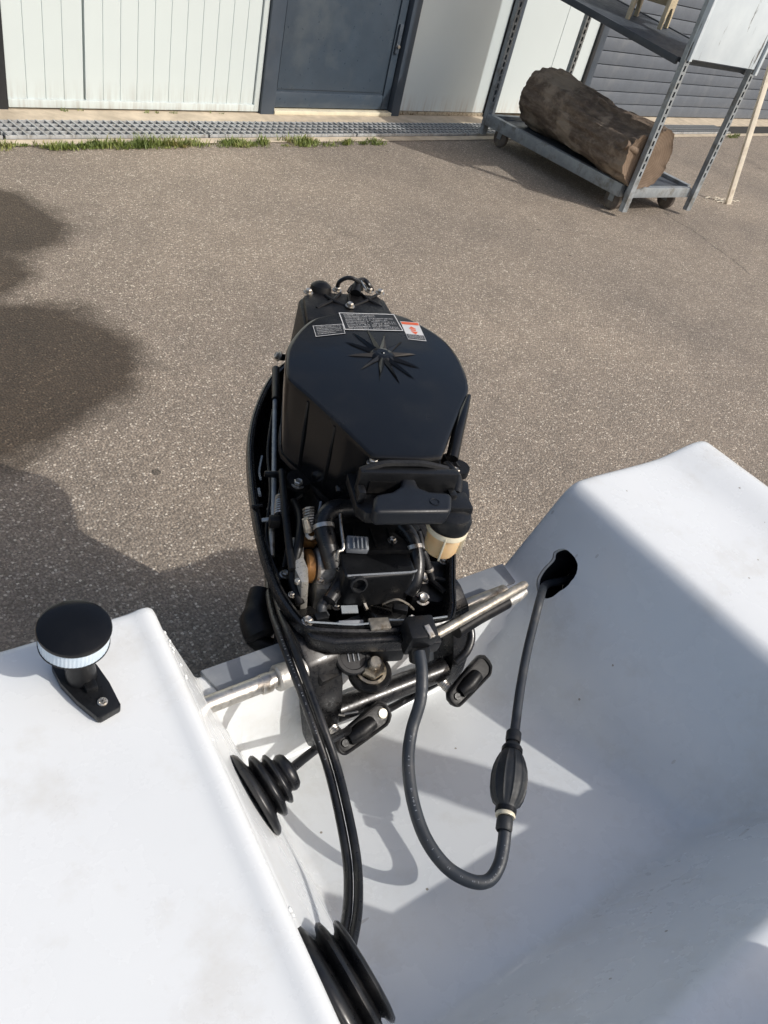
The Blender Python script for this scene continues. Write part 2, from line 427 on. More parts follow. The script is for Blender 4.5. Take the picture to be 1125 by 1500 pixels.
class MB:
    def __init__(self):
        self.bm = bmesh.new()

    def _merge(self, tmp, mat=None):
        if mat is not None:
            bmesh.ops.transform(tmp, matrix=mat, verts=tmp.verts)
        me = bpy.data.meshes.new('tmp')
        tmp.to_mesh(me)
        tmp.free()
        self.bm.from_mesh(me)
        bpy.data.meshes.remove(me)
        return self

    def _bevel(self, tmp, w, seg=2, ang=25):
        if w <= 0:
            return
        tmp.normal_update()
        es = [e for e in tmp.edges if len(e.link_faces) == 2 and e.calc_face_angle(0) > math.radians(ang)]
        bmesh.ops.bevel(tmp, geom=es, offset=w, segments=seg, profile=0.6, affect='EDGES', clamp_overlap=True)

    def box(self, c, s, rot=None, bev=0.0, seg=2):
        t = bmesh.new()
        bmesh.ops.create_cube(t, size=1)
        bmesh.ops.scale(t, vec=s, verts=t.verts)
        self._bevel(t, bev, seg)
        m = Matrix.Translation(c)
        if rot is not None:
            m = m @ (rot.to_4x4() if isinstance(rot, Matrix) else Euler(rot).to_matrix().to_4x4())
        return self._merge(t, m)

    def span(self, a, b, bev=0.0, seg=2):
        c = [(x + y) / 2 for x, y in zip(a, b)]
        s = [abs(x - y) for x, y in zip(a, b)]
        return self.box(c, s, None, bev, seg)

    def prism(self, outline, z0, z1, bev=0.0, seg=2, taper=1.0, mat=None, ang=25):
        t = bmesh.new()
        n = len(outline)
        cx = sum(p[0] for p in outline) / n
        cy = sum(p[1] for p in outline) / n
        lo = [t.verts.new((cx + (p[0] - cx) * taper, cy + (p[1] - cy) * taper, z0)) for p in outline]
        hi = [t.verts.new((p[0], p[1], z1)) for p in outline]
        t.faces.new(hi)
        t.faces.new(lo[::-1])
        for i in range(n):
            j = (i + 1) % n
            t.faces.new((lo[i], lo[j], hi[j], hi[i]))
        bmesh.ops.recalc_face_normals(t, faces=t.faces)
        self._bevel(t, bev, seg, ang)
        return self._merge(t, mat)

    def tube(self, pts, r, seg=10, closed=False, cap=True, smooth=0):
        P = catmull(pts, smooth, closed) if smooth else [Vector(p) for p in pts]
        n = len(P)
        R = r if isinstance(r, (list, tuple)) else [r] * n
        if len(R) != n:
            R = [R[min(len(R) - 1, int(i * (len(R) - 1) / max(1, n - 1)))] for i in range(n)]
        t = bmesh.new()
        rings = []
        x = None
        for i in range(n):
            a = P[(i + 1) % n] - P[i - 1] if closed or 0 < i < n - 1 else (P[1] - P[0] if i == 0 else P[-1] - P[-2])
            if a.length < 1e-9:
                a = Vector((0, 0, 1))
            a.normalize()
            if x is None:
                x = frame_from(a)[0]
            else:
                x = (x - a * x.dot(a)).normalized()
            y = a.cross(x)
            rings.append([t.verts.new(P[i] + (x * math.cos(k * 2 * math.pi / seg) + y * math.sin(k * 2 * math.pi / seg)) * R[i]) for k in range(seg)])
        for i in range(n if closed else n - 1):
            A, B = rings[i], rings[(i + 1) % n]
            for k in range(seg):
                t.faces.new((A[k], A[(k + 1) % seg], B[(k + 1) % seg], B[k]))
        if cap and not closed:
            t.faces.new(rings[0][::-1])
            t.faces.new(rings[-1])
        bmesh.ops.recalc_face_normals(t, faces=t.faces)
        return self._merge(t)

    def cyl(self, p0, p1, r0, r1=None, seg=18, bev=0.0):
        p0, p1 = Vector(p0), Vector(p1)
        r1 = r0 if r1 is None else r1
        L = (p1 - p0).length
        if bev > 0:
            return self.lathe([(0, 0), (r0 - bev, 0), (r0, bev), (r1, L - bev), (r1 - bev, L), (0, L)], p0, p1 - p0, seg)
        return self.lathe([(0, 0), (r0, 0), (r1, L), (0, L)], p0, p1 - p0, seg)

    def lathe(self, prof, o, axis, seg=24, squash=1.0):
        o = Vector(o)
        x, y, a = frame_from(axis)
        t = bmesh.new()
        rings = []
        for r, h in prof:
            if r < 1e-7:
                rings.append([t.verts.new(o + a * h)])
            else:
                rings.append([t.verts.new(o + a * h + x * (r * math.cos(k * 2 * math.pi / seg)) + y * (r * squash * math.sin(k * 2 * math.pi / seg))) for k in range(seg)])
        for A, B in zip(rings, rings[1:]):
            if len(A) == 1 and len(B) == 1:
                continue
            for k in range(seg):
                j = (k + 1) % seg
                if len(A) == 1:
                    t.faces.new((A[0], B[j], B[k]))
                elif len(B) == 1:
                    t.faces.new((A[k], A[j], B[0]))
                else:
                    t.faces.new((A[k], A[j], B[j], B[k]))
        bmesh.ops.recalc_face_normals(t, faces=t.faces)
        return self._merge(t)

    def poly(self, pts):
        vs = [self.bm.verts.new(p) for p in pts]
        self.bm.faces.new(vs)
        return self

    def grid(self, rows, closed=False):
        R = [[self.bm.verts.new(p) for p in row] for row in rows]
        for A, B in zip(R, R[1:]):
            n = len(A)
            for k in range(n if closed else n - 1):
                j = (k + 1) % n
                self.bm.faces.new((A[k], A[j], B[j], B[k]))
        return R

OFF = {}
def link(o, parent, c):
    COL.objects.link(o)
    if parent is not None:
        o.parent = parent
        o.location = Vector(c) - OFF.get(parent.name, Vector((0, 0, 0)))
    else:
        o.location = c
    OFF[o.name] = Vector(c)

def obj(name, mb, mat, parent=None, flat=False, ang=38, recalc=False):
    bm = mb.bm
    if recalc:
        bmesh.ops.recalc_face_normals(bm, faces=bm.faces)
    bm.normal_update()
    lo = Vector((1e9,) * 3)
    hi = -lo
    for v in bm.verts:
        lo = Vector(map(min, lo, v.co))
        hi = Vector(map(max, hi, v.co))
    c = (lo + hi) / 2
    if parent is None:
        c.z = lo.z
    for v in bm.verts:
        v.co -= c
    if not flat:
        for f in bm.faces:
            f.smooth = True
        for e in bm.edges:
            if len(e.link_faces) == 2 and e.calc_face_angle(0) > math.radians(ang):
                e.smooth = False
    me = bpy.data.meshes.new(name)
    bm.to_mesh(me)
    bm.free()
    me.materials.append(M[mat])
    o = bpy.data.objects.new(name, me)
    link(o, parent, c)
    return o

def again(src, c, rot=None, parent=None):
    """A repeat of a part: the same mesh at another place in the thing's own frame."""
    o = src.copy()
    o.parent = None
    link(o, parent if parent is not None else src.parent, c)
    if rot is not None:
        o.rotation_euler = rot
    return o

def tag(o, label=None, cat=None, group=None, kind=None):
    for k, v in (('label', label), ('category', cat), ('group', group), ('kind', kind)):
        if v:
            o[k] = v
    return o

def empty(name, loc, rz=0.0):
    o = bpy.data.objects.new(name, None)
    o.empty_display_size = 0.1
    COL.objects.link(o)
    o.location = loc
    o.rotation_euler = (0, 0, rz)
    return o

def rot2(p, a):
    return (p[0] * math.cos(a) - p[1] * math.sin(a), p[0] * math.sin(a) + p[1] * math.cos(a))

# ================================================================== GROUND
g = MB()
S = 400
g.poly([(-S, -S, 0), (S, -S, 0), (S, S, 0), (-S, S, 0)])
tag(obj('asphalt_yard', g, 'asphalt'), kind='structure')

# ================================================================== BUILDING
WA = math.radians(8.6)
B0 = (0.947, 4.052)
def W(s, d, z=0.0):
    x, y = rot2((s, d), WA)
    return (B0[0] + x, B0[1] + y, z)

# concrete apron at the foot of the wall, cut by the drain
DR0, DR1 = -0.395, -0.185
ap = MB()
ap.poly([W(-6, DR1, .004), W(14, DR1, .004), W(14, .6, .004), W(-6, .6, .004)])
tag(obj('concrete_apron', ap, 'concrete'), kind='structure')
ap = MB()
ap.poly([W(-6, DR0 - .07, .004), W(14, DR0 - .07, .004), W(14, DR0, .004), W(-6, DR0, .004)])
tag(obj('concrete_kerb_strip', ap, 'concrete'), kind='structure')
pit = MB()
pit.poly([W(-6, DR0, .002), W(14, DR0, .002), W(14, DR1, .002), W(-6, DR1, .002)])
tag(obj('drain_channel', pit, 'dark_pit'), kind='structure')

GL = 1.0
bar_src = cross_src = rail_src = None
where = ['at the far left below the black post', 'under the white ribbed wall', 'in front of the closed blue door',
         'in front of the plain white wall', 'behind the loaded trolley', 'in front of the grey shutter beyond the trolley',
         'in front of the grey shutter at the pale lath', 'farthest along the grey shutter']
j0 = -0.18
for i in range(-1, 7):
    gr = empty('drain_grate', W(j0 + i * GL, DR0, 0.0), WA)
    tag(gr, 'galvanised mesh drain grate ' + where[i + 1], 'drain grate', 'galvanised grates along the drain channel')
    for k in range(5):
        d = 0.012 + k * (DR1 - DR0 - 0.024) / 4
        if bar_src is None:
            b = MB().box((GL / 2, d, 0.010), (GL - 0.012, 0.010, 0.014))
            bar_src = obj('long_bar', b, 'grate_steel', gr)
        else:
            again(bar_src, (GL / 2, d, 0.010), parent=gr)
    for k in range(25):
        s = 0.02 + k * (GL - 0.04) / 24
        if cross_src is None:
            b = MB().box((s, (DR1 - DR0) / 2, 0.012), (0.008, DR1 - DR0 - 0.012, 0.014))
            cross_src = obj('cross_bar', b, 'grate_steel', gr)
        else:
            again(cross_src, (s, (DR1 - DR0) / 2, 0.012), parent=gr)

# the building itself, in its own frame: x along the wall, y into it
bld = empty('warehouse_building', W(0, 0), WA)
tag(bld, 'low warehouse front with white ribbed cladding, blue door and grey shutter', 'building')
HT = 2.6
def part(name, mat, a, b_, bev=0.0, par=None):
    return obj(name, MB().span(a, b_, bev), mat, par or bld)

part('wall_core', 'black_trim', (-3.0, .08, 0), (12, .25, HT))
def ribbed(s0, s1, pitch, mat):
    rows = [[], []]
    prof = [(s0, .06), (s0 + .002, .0)]
    s = s0 + pitch
    while s < s1 - .02:
        prof += [(s - .0035, .0), (s - .0008, .0032), (s + .0008, .0032), (s + .0035, .0)]
        s += pitch
    prof += [(s1 - .002, .0), (s1, .06)]
    m = MB()
    m.grid([[(p[0], p[1], .045) for p in prof], [(p[0], p[1], HT) for p in prof]])
    return obj('cladding_panel', m, mat, bld, flat=True, recalc=False)
part('corner_post', 'black_trim', (-.16, -.015, 0), (-.004, .075, HT), .003)
ribbed(0.0, .362, .088, 'wall_white')
ribbed(.37, 1.352, .0895, 'wall_white')
part('base_rail', 'wall_white', (-.002, -.012, .012), (1.354, .06, .047), .003)
part('edge_trim', 'wall_white', (1.354, -.012, .012), (1.388, .06, HT), .003)
ribbed(-1.6, -.17, .0895, 'wall_white')
# door
part('door_frame', 'slate_paint', (1.392, -.03, .004), (1.485, .07, 2.1), .003)
part('door_frame', 'slate_paint', (2.432, -.03, .004), (2.506, .07, 2.1), .003)
part('door_frame', 'slate_paint', (1.392, -.03, 2.103), (2.506, .07, 2.19), .003)
leaf = part('door_leaf', 'door_paint', (1.492, .012, .03), (2.425, .06, 2.095), .002)
obj('door_rail', MB().span((1.5, .002, .034), (2.36, .014, .115), .003), 'door_paint', leaf)
obj('door_stile', MB().span((2.3625, .002, .034), (2.42, .014, 2.09), .003), 'door_paint', leaf)
obj('door_panel', MB().span((1.515, .006, .13), (2.345, .013, 2.05), .004), 'door_paint', leaf)
lk = MB().span((2.375, -.012, .36), (2.405, .002, .52), .004)
obj('lock_plate', lk, 'slate_paint', leaf)
obj('key_cylinder', MB().cyl((2.39, -.022, .40), (2.39, -.01, .40), .009), 'steel', leaf)
part('threshold', 'cream_pale', (1.486, -.036, .004), (2.43, .058, .026), .003)
# plain wall to the right of the door
part('wall_panel', 'wall_plain', (2.509, .0, .03), (3.40, .06, HT))
part('base_strip', 'worn_steel', (2.509, -.006, .006), (3.40, .06, .028))
part('down_post', 'black_trim', (3.405, -.028, .004), (3.432, .07, HT), .003)
part('down_post', 'slate_paint', (3.436, -.036, .004), (3.50, .07, HT), .003)
part('wall_panel', 'wall_plain', (3.503, .0, .03), (4.06, .06, HT))
part('wall_panel', 'wall_plain', (4.066, .0, .03), (4.52, .06, HT))
part('shutter_jamb', 'black_trim', (4.524, -.02, .004), (4.56, .079, HT), .002)
part('shutter_jamb', 'slate_paint', (4.564, -.008, .004), (4.66, .079, HT), .002)
sl = None
SH = .098
# the shutter is set back in its opening: the boards are parts of the building
for k in range(24):
    z = .012 + k * SH
    if sl is None:
        sl = obj('shutter_board', MB().span((4.664, .048, z), (10.2, .0785, z + SH - .006), .0025), 'garage_paint', bld)
    else:
        again(sl, (sl.location.x, sl.location.y, z + (SH - .006) / 2))
part('shutter_jamb', 'slate_paint', (10.203, -.008, .004), (10.4, .079, HT), .002)
part('roof_edge', 'slate_paint', (-3.0, -.06, HT + .003), (12, .3, HT + .2))

# grass along the drain
gm = MB()
def tuft(s, d, n, spread, hgt):
    for _ in range(n):
        a = rnd.uniform(0, 6.283)
        q = spread * rnd.random() ** .7
        x, y, _z = W(s + q * math.cos(a), d + .35 * q * math.sin(a))
        h = hgt * rnd.uniform(.25, 1.0) * .92
        w = rnd.uniform(.0014, .0032)
        b_ = rnd.uniform(0, 6.283)
        lean = rnd.uniform(.2, 1.1) * h
        dx, dy = math.cos(b_), math.sin(b_)
        p0 = Vector((x - dy * w, y + dx * w, .003))
        p1 = Vector((x + dy * w, y - dx * w, .003))
        m0 = Vector((x + dx * lean * .4 - dy * w * .8, y + dy * lean * .4 + dx * w * .8, h * .6))
        m1 = Vector((x + dx * lean * .4 + dy * w * .8, y + dy * lean * .4 - dx * w * .8, h * .6))
        tp = Vector((x + dx * lean, y + dy * lean, h))
        vs = [gm.bm.verts.new(p) for p in (p0, p1, m1, m0, tp)]
        gm.bm.faces.new((vs[0], vs[1], vs[2], vs[3]))
        gm.bm.faces.new((vs[3], vs[2], vs[4]))
for i in range(170):
    s = rnd.uniform(-.6, 1.9)
    dens = .35 + .65 * (noise.noise(Vector((s * 2.3, 3.1, 0))) > -.12)
    if s > 1.25:
        dens *= .55
    if rnd.random() < dens:
        tuft(s, DR0 - .055 - rnd.uniform(0, .075), rnd.randint(22, 64), rnd.uniform(.03, .085), rnd.uniform(.012, .05))
for c_, n_, h_ in ((.45, 8, .06), (.62, 5, .05), (.95, 4, .035), (1.30, 4, .05), (1.48, 2, .03), (3.45, 6, .05), (3.6, 4, .04), (6.6, 3, .045), (6.75, 3, .04)):
    for k in range(n_):
        tuft(c_ + rnd.uniform(-.09, .09), DR0 - .05 - rnd.uniform(0, .06), 30, .06, h_)
for k in range(14):
    tuft(rnd.choice((.22, .28, .34, .7, .86, 1.1)) + rnd.uniform(-.04, .04), -.02 - rnd.uniform(0, .02), 7, .02, .022)
tag(obj('grass', gm, 'grass', flat=True), 'short green and straw coloured grass along the drain edge', 'grass', kind='stuff')

# ================================================================== TROLLEY
TA = math.radians(1.5)
TW, TL = .67, 1.22
T0 = (3.885, 2.80)
tr = empty('transport_trolley', (T0[0], T0[1], 0), TA)
tag(tr, 'galvanised warehouse trolley with slotted posts carrying a log', 'trolley')
def tpart(name, mat, a, b_, bev=.002, par=None):
    return obj(name, MB().span(a, b_, bev), mat, par or tr)
ZB, ZT = .095, .165
tpart('side_beam', 'galv', (-.005, .036, ZB), (.035, TL - .036, ZT))
tpart('side_beam', 'galv', (TW - .035, .036, ZB), (TW + .005, TL - .036, ZT))
tpart('end_beam', 'galv', (.037, -.004, ZB + .01), (TW - .037, .034, ZT - .005))
tpart('end_beam', 'galv', (-.005, TL - .034, ZB), (TW + .005, TL + .004, ZT))
tpart('deck_board', 'shelf_board', (.036, .035, ZB + .02), (TW - .036, TL - .035, ZT - .02))
def slotted_post(x, y0, sx, z0, z1):
    """A channel: two flanges and a pierced front web whose slots are real openings."""
    m = MB()
    w, dp = .042, .03
    m.span((x, y0 + .0025, z0), (x + .0025, y0 + dp, z1))
    m.span((x + w - .0025, y0 + .0025, z0), (x + w, y0 + dp, z1))
    m.span((x + .0027, y0 + dp - .0025, z0), (x + w - .0027, y0 + dp, z1))
    m.span((x, y0, z0), (x + .013, y0 + .0023, z1))
    m.span((x + w - .013, y0, z0), (x + w, y0 + .0023, z1))
    pitch = .0405
    z = z0
    m.span((x + .0132, y0, z0), (x + w - .0132, y0 + .0023, z0 + .2))
    z = z0 + .2
    while z < z1 - pitch:
        m.span((x + .0132, y0, z + .027), (x + w - .0132, y0 + .0023, z + pitch))
        z += pitch
    return obj('slotted_post', m, 'galv', tr)
slotted_post(-.006, -.034, 1, .035, 1.38)
slotted_post(TW - .036, -.034, 1, .035, 1.38)
slotted_post(-.006, TL + .006, 1, .035, 1.38)
slotted_post(TW - .036, TL + .006, 1, .035, 1.38)
wh_src = None
for wx, wy in ((.05, .10), (TW - .09, .10), (.05, TL - .12), (TW - .09, TL - .12)):
    if wh_src is None:
        m = MB().lathe([(0, -.016), (.018, -.016), (.045, -.018), (.056, -.012), (.058, 0), (.056, .012), (.045, .018), (.018, .016), (0, .016)], (wx, wy, .058), (1, 0, 0), 20)
        wh = wh_src = obj('wheel', m, 'tyre', tr)
        f = MB().span((wx - .024, wy - .018, .05), (wx - .020, wy + .018, ZB)).span((wx + .020, wy - .018, .05), (wx + .024, wy + .018, ZB)).span((wx - .024, wy - .03, ZB - .006), (wx + .024, wy + .03, ZB - .0005))
        fk_src = obj('castor_fork', f, 'galv', wh)
        ofs = Vector(fk_src.location)
    else:
        wh = again(wh_src, (wx, wy, .058))
        f = fk_src.copy()
        COL.objects.link(f)
        f.parent = wh
        f.location = ofs
# upper shelf, sagging towards the front
sh = MB()
zf, zb_ = .80, .915
sh.box((TW / 2, TL / 2, (zf + zb_) / 2), (TW - .06, TL / math.cos(.094) - .01, .022), (math.atan2(zb_ - zf, TL), 0, 0), .002)
shelf = obj('upper_shelf', sh, 'shelf_board', tr)
obj('shelf_rail', MB().box((.0, TL / 2, (zf + zb_) / 2 - .003), (.022, TL - .03, .035), (math.atan2(zb_ - zf, TL), 0, 0), .002), 'shelf_board', shelf)
obj('shelf_rail', MB().box((TW, TL / 2, (zf + zb_) / 2 - .003), (.022, TL - .03, .035), (math.atan2(zb_ - zf, TL), 0, 0), .002), 'shelf_board', shelf)

obj('upper_shelf', MB().box((.50, .85, 1.19), (.34, .72, .022), None, .002), 'shelf_board', tr)  # unseen shelf, added to carry the boards that shade the wall
pk = empty('shade_boards', (4.64, 3.30, 1.203), TA)  # added out of view: these upright boards throw shade on the plain wall
tag(pk, 'unseen upright pale boards added above the trolley to shade the plain wall', 'boards')
for k in range(4):
    obj('shade_board', MB().box((0, -.06 + k * .04, .36), (.80, .03, .72), None, .003), 'pale_wood', pk)

def tloc(x, y, z):
    a, b_ = rot2((x, y), TA)
    return (T0[0] + a, T0[1] + b_, z)

# weathered board fixed across the front posts
bd = empty('weathered_board', tloc(TW / 2 - .03, -.05, .825), TA)
tag(bd, 'pale blue board with peeling paint fixed across the trolley posts', 'board')
obj('panel', MB().box((.0, .0, .27), (TW - .05, .012, .54), None, .001), 'peeling', bd)
obj('edge_batten', MB().box((-TW / 2 + .012, -.006, .265), (.022, .03, .55), None, .002), 'peeling', bd)
obj('edge_batten', MB().box((TW / 2 - .010, -.006, .260), (.022, .03, .57), None, .002), 'peeling', bd)

# beige step stool on the shelf
st = empty('step_stool', tloc(.42, .60, .868), TA + .5)
tag(st, 'beige plastic step stool standing on the dark trolley shelf', 'stool')
obj('stool_top', MB().box((0, 0, .205), (.27, .22, .025), None, .008), 'beige_plastic', st)
for sy in (-1, 1):
    pr = [(-.15, 0), (-.105, 0), (-.085, .06), (-.045, .10), (.045, .10), (.085, .06), (.105, 0), (.15, 0), (.125, .19), (-.125, .19)]
    m = MB().prism(pr, -.011, .011, .003, mat=Matrix.Translation((0, sy * .095, 0)) @ Matrix.Rotation(math.radians(90), 4, 'X'))
    obj('side_frame', m, 'beige_plastic', st)
obj('cross_rail', MB().box((0, 0, .12), (.02, .166, .03), None, .004), 'beige_plastic', st)

# ------------------------------------------------------------------ log
LF, LB = Vector((3.9544, 2.7876, 0.3200)), Vector((4.1130, 3.6703, 0.3200))
ax = (LB - LF)
LB = LF + ax.normalized() * 1.10
ax = (LB - LF).normalized()
lx = ax.cross(Vector((0, 0, 1))).normalized()
lz = lx.cross(ax)
lg = empty('tree_log', (LF + LB) / 2 - Vector((0, 0, .16)))
OFF_L = Vector(lg.location)
tag(lg, 'thick bark covered tree log lying on the trolley deck', 'log')
rows = []
NS = 110
for i in range(81):
    t = i / 80
    c = LF.lerp(LB, t) - OFF_L
    row = []
    for k in range(NS):
        a = k * 2 * math.pi / NS
        d = lx * math.cos(a) + lz * math.sin(a)
        p = d * .17 + ax * (t * 1.16)
        r = .157 + .020 * t
        r += .030 * noise.noise(Vector((math.cos(a) * 1.5, t * 2.2, math.sin(a) * 1.5)))
        r += .014 * noise.noise(Vector((math.cos(a) * 5, t * 5, math.sin(a) * 5 + 4)))
        r += .007 * abs(noise.noise(Vector((math.cos(a) * 9, t * 3, math.sin(a) * 9 + 7))))
        r += .011 * abs(noise.noise(Vector((math.cos(a) * 15, t * 5, math.sin(a) * 15)))) + .005 * noise.noise(Vector((math.cos(a) * 30, t * 22, math.sin(a) * 30)))
        # a knuckle near the far end, and the torn edge where bark has come off the front
        r += .03 * math.exp(-((t - .93) / .06) ** 2 - ((a - 2.2) / .5) ** 2)
        peel = noise.noise(Vector((a * 1.1, t * 3.2, 8.0)))
        if t < .5 and peel > .12 and 0.3 < a < 2.6:
            r -= .020
        jag = (.022 * noise.noise(Vector((math.cos(a) * 5, math.sin(a) * 5, 2))) if i == 80 else 0)
        row.append(c + d * r + ax * jag)
    rows.append(row)
m = MB()
m.grid(rows, True)
obj('bark', m, 'bark', lg, recalc=True, ang=60)
for idx, nm in ((0, 'cut_face'), (80, 'broken_end')):
    m = MB()
    cen = sum(rows[idx], Vector()) / NS
    prev = [m.bm.verts.new(p) for p in rows[idx]]
    for f in (.93, .6, .3):
        nx = [m.bm.verts.new(cen + (p - cen) * f + ax * ((.006 if idx == 0 else -.01) * (1 if f < .95 else 0) + .006 * noise.noise(p * 9 + Vector((f * 4, 0, 0))))) for p in rows[idx]]
        for k in range(NS):
            m.bm.faces.new((prev[k], prev[(k + 1) % NS], nx[(k + 1) % NS], nx[k]))
        prev = nx
    m.bm.faces.new(prev)
    obj(nm, m, 'cut_wood', lg, recalc=True, ang=70)
m = MB().tube([LF - OFF_L + lx * -.10 + lz * .03 + ax * .02, LF - OFF_L + lx * -.185 + lz * .055 + ax * .03], .024, 12)
obj('branch_stub', m, 'cut_wood', lg)

# ------------------------------------------------------------------ pale lath
s0 = Vector((5.2692, 2.9685, 0.0000))
s1 = Vector((5.1453, 3.0500, 0.7703))
dirv = (s1 - s0).normalized()
stick = MB()
t_ = bmesh.new()
xx, yy, zz = frame_from(dirv)
R_ = Matrix((xx, yy, zz)).transposed()
stick.box(s0 + dirv * .8, (.036, .022, 1.6), R_ @ Matrix.Rotation(math.radians(70), 3, 'Z'), .002)
so = obj('wooden_lath', stick, 'pale_wood')
tag(so, 'tall pale wooden lath leaning upright beside the trolley', 'lath')
stw = MB()
for k in range(26):
    x0, y0 = s0.x - .05 + rnd.gauss(0, .07), s0.y + .05 + rnd.gauss(0, .025)
    a = rnd.gauss(0.1, .45)
    l = rnd.uniform(.03, .12)
    stw.tube([(x0, y0, .004), (x0 + l * .5 * math.cos(a), y0 + l * .5 * math.sin(a), .004 + rnd.uniform(0, .012)), (x0 + l * math.cos(a), y0 + l * math.sin(a), .004)], .0018, 5)
tag(obj('straw', stw, 'pale_wood'), 'scatter of dry straw on the asphalt at the lath', 'straw', kind='stuff')

# ================================================================== BOAT
boat = empty('dinghy', (.5, -.5, 0))
OFF[boat.name] = Vector((.5, -.5, 0))
tag(boat, 'white moulded dinghy with an open motor well between flat side decks', 'boat')

def smax(a, b, k):
    h = max(0.0, min(1.0, .5 + .5 * (a - b) / k))
    return b + (a - b) * h + k * h * (1 - h)

SEC = [(-.66, .004), (-.665, .30), (-.662, .56), (-.655, .606), (-.64, .628), (-.60, .638), (-.55, .634), (-.45, .631), (-.20, .632), (.0, .632), (.120, .632),
       (.165, .632), (.180, .6325), (.188, .6345), (.1955, .6345), (.2005, .6315), (.2035, .6255), (.2055, .617), (.2085, .603), (.2095, .5985), (.2135, .5955), (.2150, .592), (.222, .575), (.232, .55), (.242, .525), (.252, .50), (.262, .475), (.272, .45), (.282, .425),
       (.292, .40), (.302, .376), (.313, .356), (.330, .342), (.36, .334), (.42, .33), (.48, .33), (.54, .333), (.585, .342), (.62, .356), (.65, .376), (.675, .402), (.692, .430),
       (.705, .455), (.717, .478), (.7295, .503), (.742, .528), (.754, .552), (.765, .574), (.775, .594), (.783, .610), (.790, .621), (.799, .629), (.812, .632),
       (.85, .632), (.90, .630), (.95, .6285), (.985, .629), (1.01, .632), (1.035, .637), (1.06, .641), (1.085, .641), (1.105, .634), (1.118, .618), (1.124, .59), (1.126, .50), (1.12, .30), (1.09, .004)]
# refine the section to an even step
sec = []
for p in catmull([(x, 0, z) for x, z in SEC], 8):
    if not sec or (Vector((p.x, p.z)) - sec[-1]).length > .0045:
        sec.append(Vector((p.x, p.z)))
def floor_y(y):
    return .362 + (.44 - .362) * max(0.0, (.385 - y)) / .30
def boat_z(x, z, y):
    if .10 < x < .92:
        zf_ = floor_y(y)
        if .25 < x < .74:
            z = smax(z, zf_, .03)
        inside = 1.0 if .205 < x < .785 else 0.0
        if inside:
            # transom
            q = (y - .395) / .035
            zt = .35 + .142 * (1.0 if q > 1 else (0.0 if q < 0 else q * q * (3 - 2 * q)))
            if y > .36:
                z = smax(z, zt, .012)
            # bench face towards the bow
            q = (.078 - y) / .108
            if q > -.4:
                zb = -smax(-(.425 + .207 * q), -.632, .014)
                z = min(.632, smax(z, zb, .012)) if z < .632 else z
    return z
Ys = [-1.7, -1.4, -1.0, -.7, -.5, -.35, -.25, -.18, -.12] + [-.08 + i * .0072 for i in range(76)] + [.4655, .4685, .4705]
rows = []
for y in Ys:
    row = []
    for p in sec:
        z = boat_z(p.x, p.y, y)
        z -= {.4655: .0008, .4685: .0028, .4705: .0065}.get(y, 0)
        x = p.x
        if .15 < x < .26 and y < .47:
            x -= .0195 * min(1.25, max(0.0, (.47 - y) / .32)) * (1.0 if x < .212 else max(0.0, (.26 - x) / .048))
        if y < -.7:
            x = .24 + (x - .24) * (1 - .25 * ((-.7 - y) / 1.0) ** 2)
        row.append(Vector((x, y, z)))
    rows.append(row)
ly = Ys[-1]
for dz, y in ((.0115, .4722), (.02, .473), (.12, .474), (.3, .472), (.62, .468)):
    rows.append([Vector((p.x, y, max(.004, p.z - dz))) for p in rows[Ys.index(.4705)]])
m = MB()
R = m.grid(rows)
# ---- the ragged hose opening cut through the well side
HOLE = [(0.7628, 0.4161, 0.5615), (0.7635, 0.3986, 0.5630), (0.7613, 0.3861, 0.5586), (0.7559, 0.3789, 0.5479), (0.7512, 0.3784, 0.5383), (0.7470, 0.3777, 0.5299), (0.7421, 0.3813, 0.5203), (0.7357, 0.3845, 0.5074), (0.7307, 0.3936, 0.4975), (0.7319, 0.4060, 0.4997), (0.7365, 0.4171, 0.5089), (0.7436, 0.4207, 0.5232), (0.7525, 0.4196, 0.5410), (0.7568, 0.4243, 0.5496)]
hv = [Vector(p) for p in HOLE]
hc = sum(hv, Vector()) / len(hv)
wn_ = Vector((-1, 0, .5)).normalized()
wa = Vector((0, 1, 0))
wb = wn_.cross(wa)
loop = catmull([(((p - hc).dot(wa)), ((p - hc).dot(wb)), 0) for p in hv], 5, True)
def inside(u, v, L):
    c = False
    j = len(L) - 1
    for i in range(len(L)):
        if (L[i].y > v) != (L[j].y > v) and u < (L[j].x - L[i].x) * (v - L[i].y) / (L[j].y - L[i].y) + L[i].x:
            c = not c
        j = i
    return c
kill = []
for f in m.bm.faces:
    c = f.calc_center_median()
    if (c - hc).length < .2 and .66 < c.x < .80:
        d = c - hc
        if inside(d.dot(wa), d.dot(wb), loop):
            kill.append(f)
bmesh.ops.delete(m.bm, geom=kill, context='FACES')
for v in m.bm.verts:
    if v.is_boundary and (v.co - hc).length < .12:
        d = v.co - hc
        u, w_ = d.dot(wa), d.dot(wb)
        q = min(loop, key=lambda p: (p.x - u) ** 2 + (p.y - w_) ** 2)
        v.co += wa * (q.x - u) + wb * (q.y - w_)
sh_ = obj('deck_moulding', m, 'gelcoat', boat, ang=50, recalc=True)
hm = MB()
hm.grid([[hc + wa * (p.x * s_) + wb * (p.y * s_) - wn_ * d_ for p in loop] for s_, d_ in ((1.01, .0005), (1.0, .006), (1.1, .05), (1.2, .09))], True)
hm.poly([hc + wa * p.x * 1.2 + wb * p.y * 1.2 - wn_ * .0895 for p in loop[::4]])
obj('hose_opening', hm, 'void', boat, recalc=True)
hm = MB()
hm.grid([[hc + wa * (p.x * s_) + wb * (p.y * s_) - wn_ * d_ for p in loop] for s_, d_ in ((1.004, -.0004), (.985, -.0003), (.972, .0008), (.970, .0048))], True)
